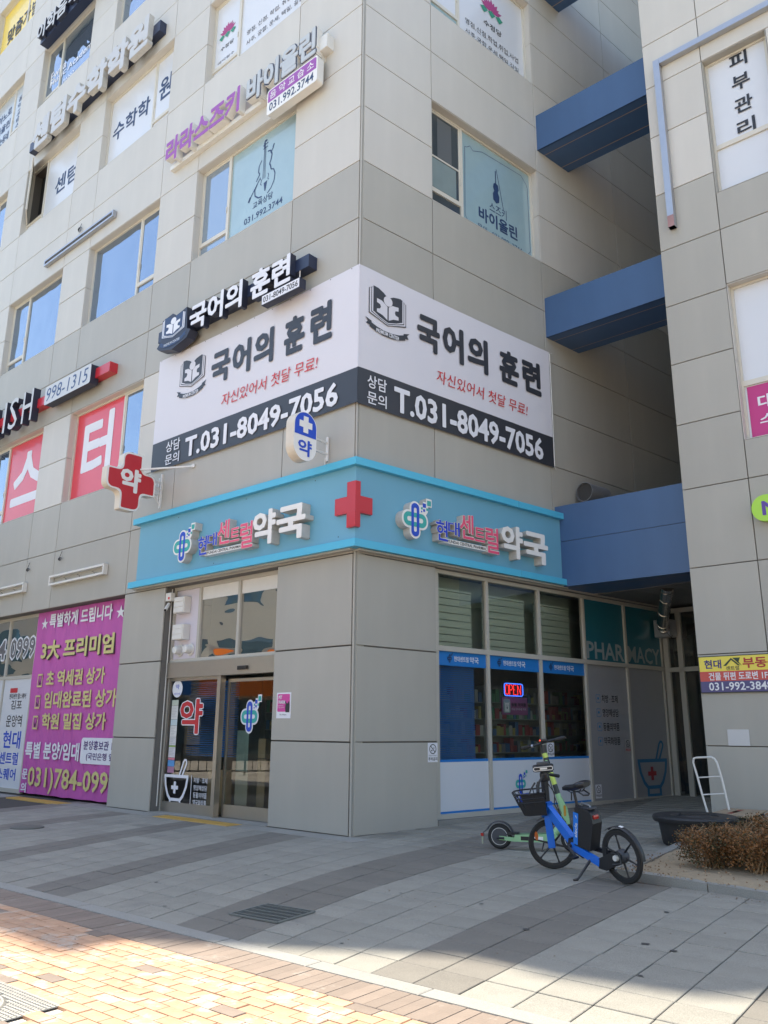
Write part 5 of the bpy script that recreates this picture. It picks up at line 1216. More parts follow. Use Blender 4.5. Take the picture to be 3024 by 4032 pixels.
TT(lfo, M_INKBL, [('현대', -12.78, -11.8, 1.05, 1.48, .326, dict(bold=.02)), ('센트럴', -12.85, -11.82, .66, .96, .326, dict(bold=.02)), ('스퀘어', -12.9, -11.86, .28, .57, .326, dict(bold=.02))])
TT(lfo, M_INKN, [('분양', -14.4, -13.4, 1.9, 2.4, .326, dict(bold=.02)), ('임대', -14.4, -13.4, 1.2, 1.7, .326, dict(bold=.02))])

# ---- small notices ------------------------------------------------------------------
ps = root('pet_poster', FL, (-1.62, 0, 1.97), 'pink and white pet medicine poster taped on the pillar right of the door', 'poster')
m = MB(); m.box(-1.80, -1.44, -.006, 0, 1.76, 2.19); m.build('sheet', M_INKW, ps)
m = MB(); m.poly(rrect(-1.775, -1.465, 1.87, 2.165, .02), -.008, None); m.build('pink_field', mat('poster_pink', s(205, 70, 150), .5), ps)
TT(ps, M_INKW, [('PET', -1.75, -1.66, 2.08, 2.14, -.011, dict(bold=.03)), ('PHARM.', -1.75, -1.57, 2.00, 2.06, -.011, dict(bold=.03)), ('동물의약품', -1.75, -1.62, 1.96, 1.98, -.011, dict(bold=0)), ('전문상담약국', -1.75, -1.60, 1.93, 1.95, -.011, dict(bold=0))])
m = MB(); m.poly([(-1.56, 1.86), (-1.575, 1.93), (-1.565, 1.99), (-1.58, 2.03), (-1.56, 2.045), (-1.545, 2.01), (-1.51, 2.01), (-1.49, 2.045), (-1.475, 2.03), (-1.465, 1.99), (-1.465, 1.86)], -.012, None); m.build('dog_silhouette', M_INKB, ps)
TT(ps, M_INKB, [('Pet  Pharm', -1.71, -1.54, 1.81, 1.835, -.009, dict(bold=0))])
def noparking(F, x0, x1, z0, z1, y, label, red=False):
    t = root('no_parking_notice', F, ((x0 + x1) / 2, y, z0), label, 'notice', 'small no bicycle and scooter parking notices')
    m = MB(); m.box(x0, x1, y - .004, y, z0, z1); m.build('sheet', M_INKW if not red else mat('dull_white', (.38, .38, .38), .5), t)
    cx = (x0 + x1) / 2; r_ = (x1 - x0) * .36; cz = z1 - r_ - .02
    m = MB(); m.ring(circ(cx, cz, r_, 20), circ(cx, cz, r_ * .82, 20), y - .006, None)
    m.poly([(cx - r_ * .68, cz + r_ * .55), (cx - r_ * .55, cz + r_ * .68), (cx + r_ * .68, cz - r_ * .55), (cx + r_ * .55, cz - r_ * .68)], y - .006, None); m.poly(circ(cx - r_ * .3, cz - r_ * .3, r_ * .18, 8), y - .006, None); m.poly(circ(cx + r_ * .3, cz + r_ * .2, r_ * .14, 8), y - .006, None); m.build('ban_symbol', M_INKB, t)
    TT(t, M_INKB, [('자전거·킥보드', x0 + .015, x1 - .015, z0 + .095, z0 + .12, y - .006, dict(bold=0))]); TT(t, M_INKR if red else M_INKB, [('주차금지', x0 + .01, x1 - .01, z0 + .025, z0 + .08, y - .006, dict(bold=.02))])
noparking(FRR, 1.635, 1.862, 1.06, 1.375, -.0, 'white no parking notice stuck on the pillar edge left of the side windows')
noparking(FRR, 4.99, 5.215, 1.09, 1.36, .145, 'white no parking notice on the side window behind the scooter handlebar')
noparking(FRR, 6.51, 6.72, .25, .52, .145, 'white no parking notice low on the grey film behind the saddle')
noparking(FRR, 7.67, 7.88, 1.14, 1.42, .145, 'no parking notice with red writing beside the service list on the grey film', True)
t = root('small_black_notice', FX(-5.44), (.0, 0, 2.2), 'small black and white notice with a red circle on the side of the left pillar', 'notice')
m = MB(); m.box(.03, .20, -.006, 0, 2.10, 2.26); m.build('sheet', M_INKB, t)
m = MB(); m.ring(circ(.115, 2.195, .045, 16), circ(.115, 2.195, .034, 16), -.008, None); m.build('red_ring', M_INKR, t)
m = MB(); m.rect(.035, .195, 2.105, 2.135, -.008); m.build('white_strip', M_INKW, t)
pn = root('neon_open_sign', FRR, (4.12, .22, 2.34), 'lit red and blue neon OPEN sign inside the side window', 'neon sign')
m = MB(); m.poly(rrect(3.84, 4.41, 2.215, 2.475, .05), .21, .23); m.build('back_plate', M_PLASTIC, pn)
M_NR = mat('neon_red', (.9, .05, .04), .4, emit=(1, .03, .025), es=1.5); M_NB = mat('neon_blue', (.1, .25, .9), .4, emit=(.03, .14, 1), es=1.0)
P = rrect(3.855, 4.395, 2.23, 2.46, .045); m = MB(); m.tube([(x, .2, z) for x, z in P + [P[0]]], .008, 5); m.build('blue_tube', M_NB, pn)
def neon(pts): m = MB(); m.tube([(x, .197, z) for x, z in pts], .0033, 5); m.build('red_tube', M_NR, pn)
o_ = rrect(3.885, 3.975, 2.255, 2.435, .044, 4); neon(o_ + [o_[0]])
neon([(4.005, 2.25), (4.005, 2.435), (4.06, 2.435), (4.085, 2.41), (4.085, 2.365), (4.06, 2.34), (4.01, 2.34)])
neon([(4.20, 2.435), (4.12, 2.435), (4.12, 2.345), (4.185, 2.345), (4.12, 2.345), (4.12, 2.255), (4.20, 2.255)])
neon([(4.24, 2.25), (4.24, 2.435), (4.33, 2.255), (4.33, 2.44)])
t = root('dog_medicine_sign', FRR, (4.13, .2, 2.0), 'pink sign with a white dog picture below the neon sign', 'sign')
m = MB(); m.box(3.76, 4.51, .19, .21, 1.875, 2.20); m.build('sheet', mat('sign_mauve', s(150, 90, 130), .5), t)
m = MB(); m.poly(rrect(3.80, 4.00, 1.91, 2.165, .04), .186, None); m.build('photo_field', mat('pale_teal', (.30, .42, .42), .5), t)
m = MB(); m.poly([(3.84, 1.93), (3.845, 2.03), (3.83, 2.12), (3.865, 2.09), (3.90, 2.10), (3.94, 2.09), (3.97, 2.12), (3.955, 2.03), (3.96, 1.93)], .184, None); m.build('white_dog', M_WF, t)
m = MB(); m.poly(circ(3.88, 2.05, .008, 6), .182, None); m.poly(circ(3.925, 2.05, .008, 6), .182, None); m.poly(circ(3.90, 2.005, .016, 8, .025), .182, None); m.build('dog_face', M_INKN, t)
TT(t, M_INKB, [('동물 의약품', 4.03, 4.46, 2.03, 2.10, .186, dict(bold=.03))]); TT(t, M_INKW, [('취급 반려동물 약국', 4.03, 4.46, 1.96, 2.0, .186, dict(bold=0))])
# realty sign, paper and oval sign on the neighbour
t = root('realty_sign', FT, (.9, -.02, 2.24), 'yellow red and navy striped realty sign with a roof emblem on the right building', 'sign')
m = MB(); m.box(0.02, 2.25, -.035, -.0, 2.225, 2.845); m.build('frame', M_INKB, t)
for z0, z1, c in ((2.585, 2.83, s(225, 205, 70)), (2.42, 2.585, s(190, 55, 50)), (2.24, 2.42, s(55, 48, 110))):
    m = MB(); m.rect(.035, 2.235, z0, z1, -.038); m.build('stripe', mat('stripe_%d' % int(z0 * 100), c, .4, coat=.2), t)
TT(t, mat('ink_violet', s(55, 48, 110), .5), [('현대', .12, .41, 2.63, 2.78, -.041, dict(bold=.03))]); TT(t, mat('ink_dkred', s(170, 45, 45), .5), [('부동산', .76, 1.35, 2.62, 2.80, -.041, dict(bold=.03))])
TT(t, M_INKB, [('센트럴', .48, .70, 2.595, 2.665, -.041, dict(bold=.01))]); TT(t, M_INKW, [('건물 뒤편 도로변 1F', .18, 1.14, 2.435, 2.565, -.041, dict(bold=.02)), ('031-992-3848', .17, 1.20, 2.265, 2.40, -.041, dict(bold=.015))])
m = MB(); m.poly([(.44, 2.67), (.58, 2.80), (.72, 2.67), (.68, 2.67), (.58, 2.765), (.49, 2.67)], -.042, None); m.poly([(.60, 2.80), (.69, 2.71), (.75, 2.665), (.70, 2.73), (.73, 2.80)], -.042, None); m.build('roof_emblem', mat('ink_green', s(40, 60, 35), .5), t)
m = MB(); m.box(.39, .74, -.012, -.004, 1.37, 1.63); tag(m.build('paper_sheet', mat('wet_paper', (.50, .51, .53), .25, nvar=.03), None, F=FT, base=(.56, 0, 1.4)), 'blank looking white paper in a plastic sleeve on the right building', 'paper')
t = root('oval_green_sign', FT, (1.6, -.1, 5.25), 'lime green oval sign with a purple letter cut by the right edge', 'sign')
m = MB(); m.poly(rrect(1.21, 3.4, 5.03, 5.49, .225, 8), -.15, -.02, 0, 0); m.build('oval_body', mat('lime', s(165, 215, 70), .4), t)
TT(t, mat('violet', s(90, 60, 150), .4), [('No.1', 1.38, 2.1, 5.13, 5.38, -.155, dict(bold=.03))])
t = root('sign_frame_angle', FT, (.3, -.08, 11.2), 'long white metal angle frame turning a corner high on the right building', 'sign frame')
m = MB(); m.box(.25, .38, -.14, -.01, 11.2, 15.18); m.build('upright', M_GALV, t); m = MB(); m.box(.385, 4.4, -.14, -.01, 15.05, 15.18); m.build('top_rail', M_GALV, t)
m = MB(); m.box(.252, .378, -.145, -.012, 11.2, 11.45); m.build('rusty_end', mat('rusty_pink', (.35, .2, .2), .6, nvar=.2), t)

# ---- cctv camera and alarm box ---------------------------------------------------------
t = root('alarm_box', FL, (-5.36, .05, 4.2), 'small white alarm box with a red label in the door recess', 'alarm box')
m = MB(); m.box(-5.435, -5.25, .02, .12, 4.13, 4.30, 0, .008); m.build('case', M_WPL, t); m = MB(); m.rect(-5.34, -5.28, 4.16, 4.21, .017); m.build('red_label', M_INKR, t)
t = root('cctv_camera', FL, (-5.3, .02, 4.0), 'small white bullet security camera pointing down beside the pharmacy door', 'camera')
m = MB(); m.lathe([(0, -.02), (.04, -.02), (.05, 0), (.05, .01)], (-5.41, .10, 4.06), ax=0, n=14); m.tube([(-5.40, .09, 4.06), (-5.36, .04, 4.03), (-5.33, .03, 4.02)], .014, 8); m.build('mount', M_WPL, t)
m = MB(); m.tube([(-5.38, .08, 4.08), (-5.29, -.06, 3.93)], .035, 12); m.build('barrel', M_WPL, t); m = MB(); m.tube([(-5.288, -.062, 3.928), (-5.284, -.068, 3.922)], .026, 12); m.build('lens', M_PLASTIC, t)
m = MB(); m.tube([(-5.41, .16, 4.4), (-5.41, .16, .1)], .012, 6); tag(m.build('cable_conduit', M_WMET, None, F=FL, base=(-5.41, .16, .1)), 'thin white conduit running down the left jamb of the pharmacy door', 'conduit')
# ---- exhaust ducts --------------------------------------------------------------------
M_CHR = mat('duct_steel', (0.55, 0.53, 0.50), .22, metal=.95, nvar=.05, nscale=12)
t = root('exhaust_duct', FRR, (8.9, -.3, 4.0), 'shiny elbowed steel exhaust duct under the passage ceiling', 'duct')
pth = [(9.3, -.10, 3.90), (9.12, -.16, 3.90), (8.95, -.24, 3.95), (8.6, -.45, 4.02), (7.5, -1.2, 4.27), (7.2, -1.4, 4.34), (7.1, -1.5, 4.47)]
m = MB(); m.tube(pth, .13, 16); m.build('pipe', M_CHR, t)
m = MB()
for p, q in zip(pth[1:], pth[2:]): 
    a, b = Vector(p), Vector(q); c = a.lerp(b, .5); d = (b - a).normalized() * .012; m.tube([c - d, c + d], .138, 16)
m.build('joint_ring', M_CHR, t)
m = MB(); m.box(9.12, 9.44, -.3, .1, 3.72, 4.12, 0, .01); m.build('fan_box', M_GALV, t)
m = MB(); m.tube([(9.2, -.31, 3.75), (9.1, -.34, 3.68), (8.98, -.33, 3.75), (8.95, -.3, 3.85)], .008, 5); m.build('cable', M_PLASTIC, t)
t = root('round_vent_pipe', FRR, (6.4, -.3, 6.7), 'round open ended vent pipe lying on top of the lowest blue beam', 'pipe')
m = MB(); m.lathe([(.205, 0), (.215, -.0), (.215, .7), (.20, .7), (.20, .02)], (6.12, -.28, 6.62), ax=0, n=28); m.build('pipe_wall', M_GALV, t); m = MB(); m.lathe([(0, .05), (.2, .05)], (6.12, -.28, 6.62), ax=0, n=28); m.build('dark_opening', M_CORE, t)

# ================================================================== BICYCLE
def tilt(deg, axis='X'): return Matrix.Rotation(R(deg), 4, axis)
e1 = Vector((-.50077, .86558, 0)); e2 = Vector((-.86558, -.50077, 0)); Rc = Vector((2.66, 9.43, zg(2.66, 9.43) + .004))
FB = Matrix(((e1.x, e2.x, 0, Rc.x), (e1.y, e2.y, 0, Rc.y), (0, 0, 1, Rc.z), (0, 0, 0, 1))) @ tilt(-8) @ Matrix.Scale(.965, 4)   # x forward, y to the bike's left, leaning left
M_BB = mat('bike_blue', s(12, 108, 212), .35, coat=.3, nvar=.02)
M_BK = mat('bike_black', (0.016, 0.017, 0.02), .42, nvar=.02); M_BG = mat('bike_dark_grey', (0.05, 0.055, 0.065), .5)
bk = root('electric_bicycle', FB, (0, 0, 0), 'blue and black shared electric bicycle on its kickstand with a front basket', 'bicycle')
def wheel(par, cx, cz, r_, rot, name, spokes=6, hub=.05, wide=.045):
    """rot: 3x3 turning wheel coordinates (axis y) into parent coordinates"""
    C_ = Vector((cx, 0, cz))
    w_ = bpy.data.objects.new(name, None); COL.objects.link(w_); w_.parent = par; w_.location = C_; BASE[w_.name] = C_
    m = MB(); m.lathe([(r_ - wide * 1.0, -wide * .42), (r_ - wide * .35, -wide * .5), (r_ - wide * .08, -wide * .28), (r_, 0), (r_ - wide * .08, wide * .28), (r_ - wide * .35, wide * .5), (r_ - wide * 1.0, wide * .42)], C_, ax=1, n=40, rot=rot); m.build('tyre', M_RUBBER, w_)
    m = MB(); ri = r_ - wide; m.lathe([(ri - .022, -.014), (ri + .004, -.018), (ri + .004, .018), (ri - .022, .014), (ri - .022, -.014)], C_, ax=1, n=40, rot=rot)
    for k in range(spokes):
        a = 2 * math.pi * k / spokes + .3; p = rot @ Vector((math.cos(a) * hub * .7, 0, math.sin(a) * hub * .7)); q = rot @ Vector((math.cos(a) * (ri - .01), 0, math.sin(a) * (ri - .01)))
        m.tube([C_ + p, C_ + p.lerp(q, .8), C_ + q], [.014, .009, .016], 8)
    m.build('rim', M_BK, w_)
    m = MB(); m.lathe([(0, -.06), (hub * .8, -.055), (hub, -.03), (hub, .03), (hub * .8, .055), (0, .06)], C_, ax=1, n=20, rot=rot); m.build('hub', M_BG, w_)
    return w_
I3 = Matrix.Identity(3); RW = .295; ST = 48
wheel(bk, .05, RW, RW, I3, 'rear_wheel', hub=.075)
RS = Matrix.Rotation(R(ST), 3, 'Z')
fwx = 1.205
wheel(bk, fwx, RW, RW, RS, 'front_wheel')
def S3(u, v, z): p = RS @ Vector((u, v, 0)); return (fwx + .015 + p.x, p.y, z)
def sk(name, pts, rad, m_, sides=0.9, parent=bk, levels=1): m = MB(); m.tube(pts, rad, 10); return m.build(name, m_, parent)
m = MB(); m.beam((1.225, 0, .75), (.84, 0, .385), .075, .105); m.build('down_tube', M_BB, bk)
m = MB(); m.beam((1.19, 0, .80), (1.245, 0, .60), .085, .095, upv=(1, 0, 0)); m.build('head_tube', M_BB, bk)
m = MB()
for sv in (-1, 1):
    m.beam(S3(.0, sv * .062, .60), S3(-.02, sv * .062, .285), .062, .030, upv=(0, 0, 1)) if False else m.beam(S3(.0, sv * .066, .62), S3(.0, sv * .066, .26), .036, .085, upv=tuple(RS @ Vector((1, 0, 0))))
m.beam(S3(0, -.078, .61), S3(0, .078, .61), .075, .06); m.build('fork', M_BB, bk)
m = MB(); m.tube([S3(0, -.08, .285), S3(0, .08, .285)], .02, 10); m.build('front_axle', M_BG, bk)
m = MB(); m.beam(S3(0, 0, .64), S3(-.03, 0, 1.17), .062, .066, upv=(1, 0, 0)); m.build('steering_mast', M_BK, bk)
def lb(name, c, sx, sy, sz, m_, rotm=RS, parent=bk, ch=.25):      # soft box in steered coordinates
    c = Vector(c); m = MB(); prof = rrect(-sx / 2, sx / 2, -sy / 2, sy / 2, min(sx, sy) * ch, 4); n = len(prof)
    lv = [(-.5, .9), (-.38, 1), (.38, 1), (.5, .9)]; vs = []
    for h_, q in lv:
        for a, b in prof: p = rotm @ Vector((a * q, b * q, 0)); vs.append(c + Vector((p.x, p.y, h_ * sz)))
    fs = [(i * n + k, i * n + (k + 1) % n, (i + 1) * n + (k + 1) % n, (i + 1) * n + k) for i in range(3) for k in range(n)] + [tuple(range(n - 1, -1, -1)), tuple(3 * n + k for k in range(n))]
    m.add(vs, fs); m.smooth = True; return m.build(name, m_, parent)
top = Vector(S3(-.03, 0, 1.17))
lb('display_unit', top + Vector((0, 0, .03)), .26, .15, .075, M_BK)
m = MB(); P_ = rrect(-.125, .125, 1.175, 1.225, .024, 5); Pi = rrect(-.115, .115, 1.183, 1.217, .017, 5)
for Pq, yq in ((P_, .078),):
    vs = [];
    for a, b in P_ + Pi: p = RS @ Vector((a, .0765, 0)); vs.append((top.x + p.x, top.y + p.y, b))
    n = len(P_); m.add(vs, [(i, (i + 1) % n, (i + 1) % n + n, i + n) for i in range(n)])
m.build('display_rim', M_WMET, bk)
m = MB(); vs = []
for a, b in ((-.05, 1.19), (.04, 1.19), (.04, 1.212), (-.05, 1.212)): p = RS @ Vector((a, .078, 0)); vs.append((top.x + p.x, top.y + p.y, b))
m.add(vs, [(0, 1, 2, 3)]); m.build('reflector_strip', M_WMET, bk)
lb('phone_cradle', top + Vector((0, 0, .085)), .15, .10, .03, M_BG)
hb = lambda u, v, z: tuple(Vector(S3(u, v, z)))
m = MB(); m.tube([hb(-.03, .06, 1.11), hb(-.0, .13, 1.10), hb(.05, .22, 1.05), hb(.07, .26, 1.03)], .014, 8); m.tube([hb(-.03, -.06, 1.11), hb(-.05, -.16, 1.10), hb(-.16, -.26, 1.06)], .014, 8); m.build('handlebar', M_BK, bk)
for sv, pts in ((1, [hb(.045, .21, 1.06), hb(.06, .25, 1.02), hb(.065, .30, .955)]), (-1, [hb(-.10, -.22, 1.08), hb(-.2, -.32, 1.04)])):
    m = MB(); m.tube(pts, [.020, .023, .021], 10); m.build('grip', M_RUBBER, bk)
m = MB(); m.tube([hb(.09, .20, 1.06), hb(.15, .24, .99), hb(.18, .27, .93)], [.012, .009, .007], 6); m.build('brake_lever', M_BK, bk)
lb('mast_clamp', Vector(S3(-.03, 0, 1.09)), .11, .10, .10, M_BK)
m = MB()
for z in (1.03, 1.0): q = Vector(S3(-.02, .036, z)); m.lathe([(0, .0), (.006, 0)], q, ax=1, n=8, rot=RS)
m.build('bolts', M_WMET, bk, kind='stuff')
# basket
bs = bpy.data.objects.new('basket', None); COL.objects.link(bs); bs.parent = bk; bs.location = S3(.2, 0, .7); BASE[bs.name] = Vector(S3(.2, 0, .7))
def BR_(t, z): # rim outline at height fraction
    a = 1 - .28 * (1 - t); return [(.0, .19 * a), (.0, -.19 * a), (.27 * a + .02, -.19 * a), (.36 * a + .02, -.12 * a), (.38 * a + .02, 0), (.36 * a + .02, .12 * a), (.27 * a + .02, .19 * a)]
zt_, zb_ = .93, .66
for t_, rr_ in ((1, .011), (.78, .007), (.6, .007)):
    P = [S3(a, b, zb_ + (zt_ - zb_) * t_) for a, b in BR_(t_, 0)]; m = MB(); m.tube(P + [P[0]], rr_, 6); m.build('rail', M_BK, bs)
m = MB(); P = BR_(1, 0); 
for i in range(len(P)):
    j = (i + 1) % len(P)
    if i in (1,): continue
    hgt = 1.0 if i in (0, 6) else .66
    a0, a1 = BR_(hgt, 0)[i], BR_(hgt, 0)[j]; b0, b1 = BR_(0, 0)[i], BR_(0, 0)[j]
    m.add([S3(*a0, zb_ + (zt_ - zb_) * hgt), S3(*a1, zb_ + (zt_ - zb_) * hgt), S3(*b1, zb_), S3(*b0, zb_)], [(0, 1, 2, 3)])
b_ = BR_(0, 0); m.add([S3(*q, zb_) for q in b_], [tuple(range(len(b_)))]); m.build('shell', M_BK, bs)
m = MB()
for i in range(1, len(P)):
    for q in (0, .5):
        j = (i + 1) % len(P); A_ = Vector(BR_(1, 0)[i]).lerp(Vector(BR_(1, 0)[j]), q); B_ = Vector(BR_(.4, 0)[i]).lerp(Vector(BR_(.4, 0)[j]), q)
        m.tube([S3(*A_, zt_), S3(*B_, zb_ + (zt_ - zb_) * .4)], .006, 5)
m.build('ribs', M_BK, bs)
m = MB(); m.add([S3(.20, -.12, .80), S3(.31, -.05, .80), S3(.32, -.05, .90), S3(.2, -.125, .90)], [(0, 1, 2, 3)]); m.add([S3(.33, -.04, .80), S3(.335, .06, .80), S3(.345, .06, .89), S3(.34, -.04, .89)], [(0, 1, 2, 3)]); m.build('leaflet', mat('leaflet_blue', s(60, 90, 190), .5), bs)
m = MB(); m.add([S3(.205, -.117, .81), S3(.28, -.068, .81), S3(.285, -.066, .87), S3(.205, -.12, .87)], [(0, 1, 2, 3)]); m.add([S3(.327, -.03, .81), S3(.331, .05, .81), S3(.338, .05, .87), S3(.335, -.03, .87)], [(0, 1, 2, 3)]); m.build('leaflet_text', M_INKW, bs)
# seat, post, battery
m = MB(); m.tube([(.76, 0, .35), (.70, 0, .60), (.655, 0, .80)], [.03, .028, .024], 10); m.build('seat_tube', M_BK, bk)
m = MB(); m.tube([(.657, 0, .78), (.675, 0, .96)], .017, 10); m.build('seat_post', M_BK, bk)
def saddle():
    prof = [(.84, .014, .985, .02), (.80, .024, .995, .035), (.74, .030, 1.00, .04), (.66, .045, 1.01, .045), (.59, .075, 1.03, .05), (.53, .092, 1.045, .055), (.49, .085, 1.05, .045), (.465, .05, 1.045, .025)]
    m = MB(); n = 14; vs = []
    for x, hw, zc, th in prof:
        for k in range(n):
            a = 2 * math.pi * k / n; sa = math.sin(a); vs.append((x, hw * math.cos(a), zc + (th * .42 * sa if sa > 0 else th * .9 * sa) + (0 if sa > 0 else -.015 * abs(math.cos(a)))))
    fs = [(i * n + k, i * n + (k + 1) % n, (i + 1) * n + (k + 1) % n, (i + 1) * n + k) for i in range(len(prof) - 1) for k in range(n)] + [tuple(range(n)), tuple((len(prof) - 1) * n + k for k in range(n - 1, -1, -1))]
    m.add(vs, fs); m.smooth = True; return m.build('saddle', mat('saddle_vinyl', (0.014, 0.015, 0.018), .3), bk, sharp=60)
_sd = saddle(); _sd.scale = (1.12, 1.12, 1.25); _sd.location.z -= .245; _sd.location.x -= .08
m = MB()
for sv in (-.03, .03): m.tube([(.78, sv * .5, .965), (.70, sv, .945), (.56, sv, .96), (.52, sv, .99)], .006, 6)
m.tube([(.56, -.05, .97), (.47, -.05, .93), (.44, 0, .925), (.47, .05, .93), (.56, .05, .97)], .009, 6); m.tube([(.70, .02, .94), (.72, .02, .85)], .008, 5); m.build('saddle_rails', M_BK, bk)
def prismxz(pts, y0, y1, mi=0):
    m = MB(); n = len(pts); m.add([(x, y0, z) for x, z in pts] + [(x, y1, z) for x, z in pts], [tuple(range(n)), tuple(range(2 * n - 1, n - 1, -1))] + [(i, (i + 1) % n, (i + 1) % n + n, i + n) for i in range(n)], mi); return m
bt_ = [(.63, .77), (.61, .80), (.42, .765), (.37, .72), (.36, .62), (.47, .31), (.72, .35)]
prismxz(bt_, -.075, .075).build('battery_box', M_BK, bk)
m = MB(); m.add([(.66, .077, .735), (.575, .077, .72), (.665, .077, .355), (.735, .077, .37)], [(0, 1, 2, 3)]); m.build('blue_side_strip', mat('strip_blue', s(25, 120, 215), .35), bk)
def vtext(mb, body, p0, ux, uz, w_, h_, y):     # lettering running along ux
    vs, fs, nz = tmesh(body, .01, 0); ax = min(v[0] for v in vs); bx = max(v[0] for v in vs); ay = min(v[1] for v in vs); by = max(v[1] for v in vs)
    mb.add([(p0[0] + ux[0] * (v[0] - ax) / (bx - ax) * w_ + uz[0] * (v[1] - ay) / (by - ay) * h_, y, p0[1] + ux[1] * (v[0] - ax) / (bx - ax) * w_ + uz[1] * (v[1] - ay) / (by - ay) * h_) for v in vs], fs)
m = MB(); vtext(m, 'elecle', (.655, .44), (-.24, .97), (.97, .24), .17, .045, .079); m.build('lettering', M_WF, bk)
m = MB(); m.add([(.610, .079, .655), (.632, .079, .70), (.615, .079, .69)], [(0, 1, 2)]); m.build('bolt_mark', M_WF, bk)
m = MB(); m.tube([(.58, .0, .80), (.57, 0, .83), (.45, 0, .81), (.43, 0, .775)], .014, 8); m.build('battery_handle', mat('handle_grey', (.16, .17, .19), .35), bk)
m = MB(); m.box(.385, .61, -.05, .05, .775, .79); m.build('battery_lid', M_BG, bk)
lb('tail_light', (.365, .01, .69), .03, .08, .045, mat('red_lens', (.35, .02, .015), .2, coat=.5), rotm=I3)
m = MB(); m.beam((.80, .05, .33), (.34, .07, .20), .035, .085); m.build('chain_stay', M_BB, bk)
m = MB(); m.beam((.80, -.06, .33), (.12, -.07, .27), .03, .05); m.build('chain_stay', M_BK, bk)
m = MB(); m.beam((.86, 0, .36), (.62, 0, .26), .10, .12); m.build('motor_housing', M_BK, bk)
prismxz([(.36, .24), (.36, .14), (.24, .13), (.12, .19), (.02, .22), (.0, .33), (.06, .36), (.14, .34)], .045, .085).build('swing_bracket', M_BK, bk)
m = MB(); m.tube([(.05, .08, .295), (.05, .12, .295)], [.035, .03], 14); m.build('hub_cap', M_WMET, bk)
m = MB(); m.tube([(.12, .09, .34), (-.02, .11, .34), (-.04, .12, .25), (.10, .11, .22)], .011, 8); m.build('wheel_guard', M_BK, bk)
m = MB(); m.tube([(.78, -.13, .35), (.80, .13, .33)], .02, 10); m.build('crank_axle', M_BK, bk)
for sv, q in ((1, (.66, .24)), (-1, (.93, .44))):
    m = MB(); m.beam((.79, sv * .12, .34), (q[0], sv * .13, q[1]), .015, .03); m.build('crank_arm', M_BG, bk)
    m = MB(); m.box(q[0] - .045, q[0] + .045, sv * .13 if sv > 0 else -.22, .22 if sv > 0 else -.13, q[1] - .012, q[1] + .012); m.build('pedal', M_PLASTIC, bk)
# fender
m = MB(); vs = []; n = 16
for k in range(n + 1):
    a = R(55 + 128 * k / n); rr = RW + .028
    for q, dz in ((-.035, -.012), (-.02, 0), (.02, 0), (.035, -.012)): vs.append((.05 + math.cos(a) * (rr + dz), q, RW + math.sin(a) * (rr + dz)))
m.add(vs, [(i * 4 + k, i * 4 + k + 1, i * 4 + k + 5, i * 4 + k + 4) for i in range(n) for k in range(3)]); m.smooth = True; m.build('rear_fender', M_BK, bk)
m = MB(); a = R(100); c_ = Vector((.05 + math.cos(a) * .325, 0, RW + math.sin(a) * .325)); t_ = Vector((-math.sin(a), 0, math.cos(a))); nn_ = Vector((math.cos(a), 0, math.sin(a)))
m.add([c_ + t_ * .028 + Vector((0, -.02, 0)) + nn_ * .002, c_ - t_ * .028 + Vector((0, -.02, 0)) + nn_ * .002, c_ - t_ * .028 + Vector((0, .02, 0)) + nn_ * .002, c_ + t_ * .028 + Vector((0, .02, 0)) + nn_ * .002], [(0, 1, 2, 3)]); m.build('fender_sticker', M_WF, bk)
m = MB(); vs = []; n = 8
for k in range(n + 1):
    a = R(60 + 70 * k / n); rr = RW + .025
    for q in (-.03, .03): p = RS @ Vector((math.cos(a) * rr, q, 0)); vs.append((fwx + p.x, p.y, RW + math.sin(a) * rr))
m.add(vs, [(i * 2, i * 2 + 1, i * 2 + 3, i * 2 + 2) for i in range(n)]); m.smooth = True; m.build('front_fender', M_BK, bk)
m = MB(); p_ = []
for k in range(12): a = 2 * math.pi * k / 12; q = RS @ Vector((.19 + .022 * math.cos(a) - .01, .03, 0)); p_.append((fwx + q.x, q.y, RW + .11 + .055 * math.sin(a)))
m.add(p_, [tuple(range(12))]); m.build('orange_reflector', mat('orange_lens', (.50, .12, .02), .3, coat=.4), bk)
# kickstand reaches the ground on the left
inv = FB.inverted(); kf = inv @ Vector((2.16, 9.68, zg(2.16, 9.68) + .014))
m = MB(); m.tube([(.50, .05, .22), tuple(Vector((.50, .05, .22)).lerp(kf, .9)), tuple(kf)], [.017, .013, .012], 8); m.tube([tuple(kf), tuple(kf + Vector((.02, .05, .0)))], [.016, .012], 8); m.build('kickstand', M_BK, bk)
m = MB(); m.tube([S3(-.03, .0, 1.06), (1.10, -.06, .90), (1.12, -.05, .76), (.95, -.05, .54)], .006, 6); m.build('cable', M_PLASTIC, bk)

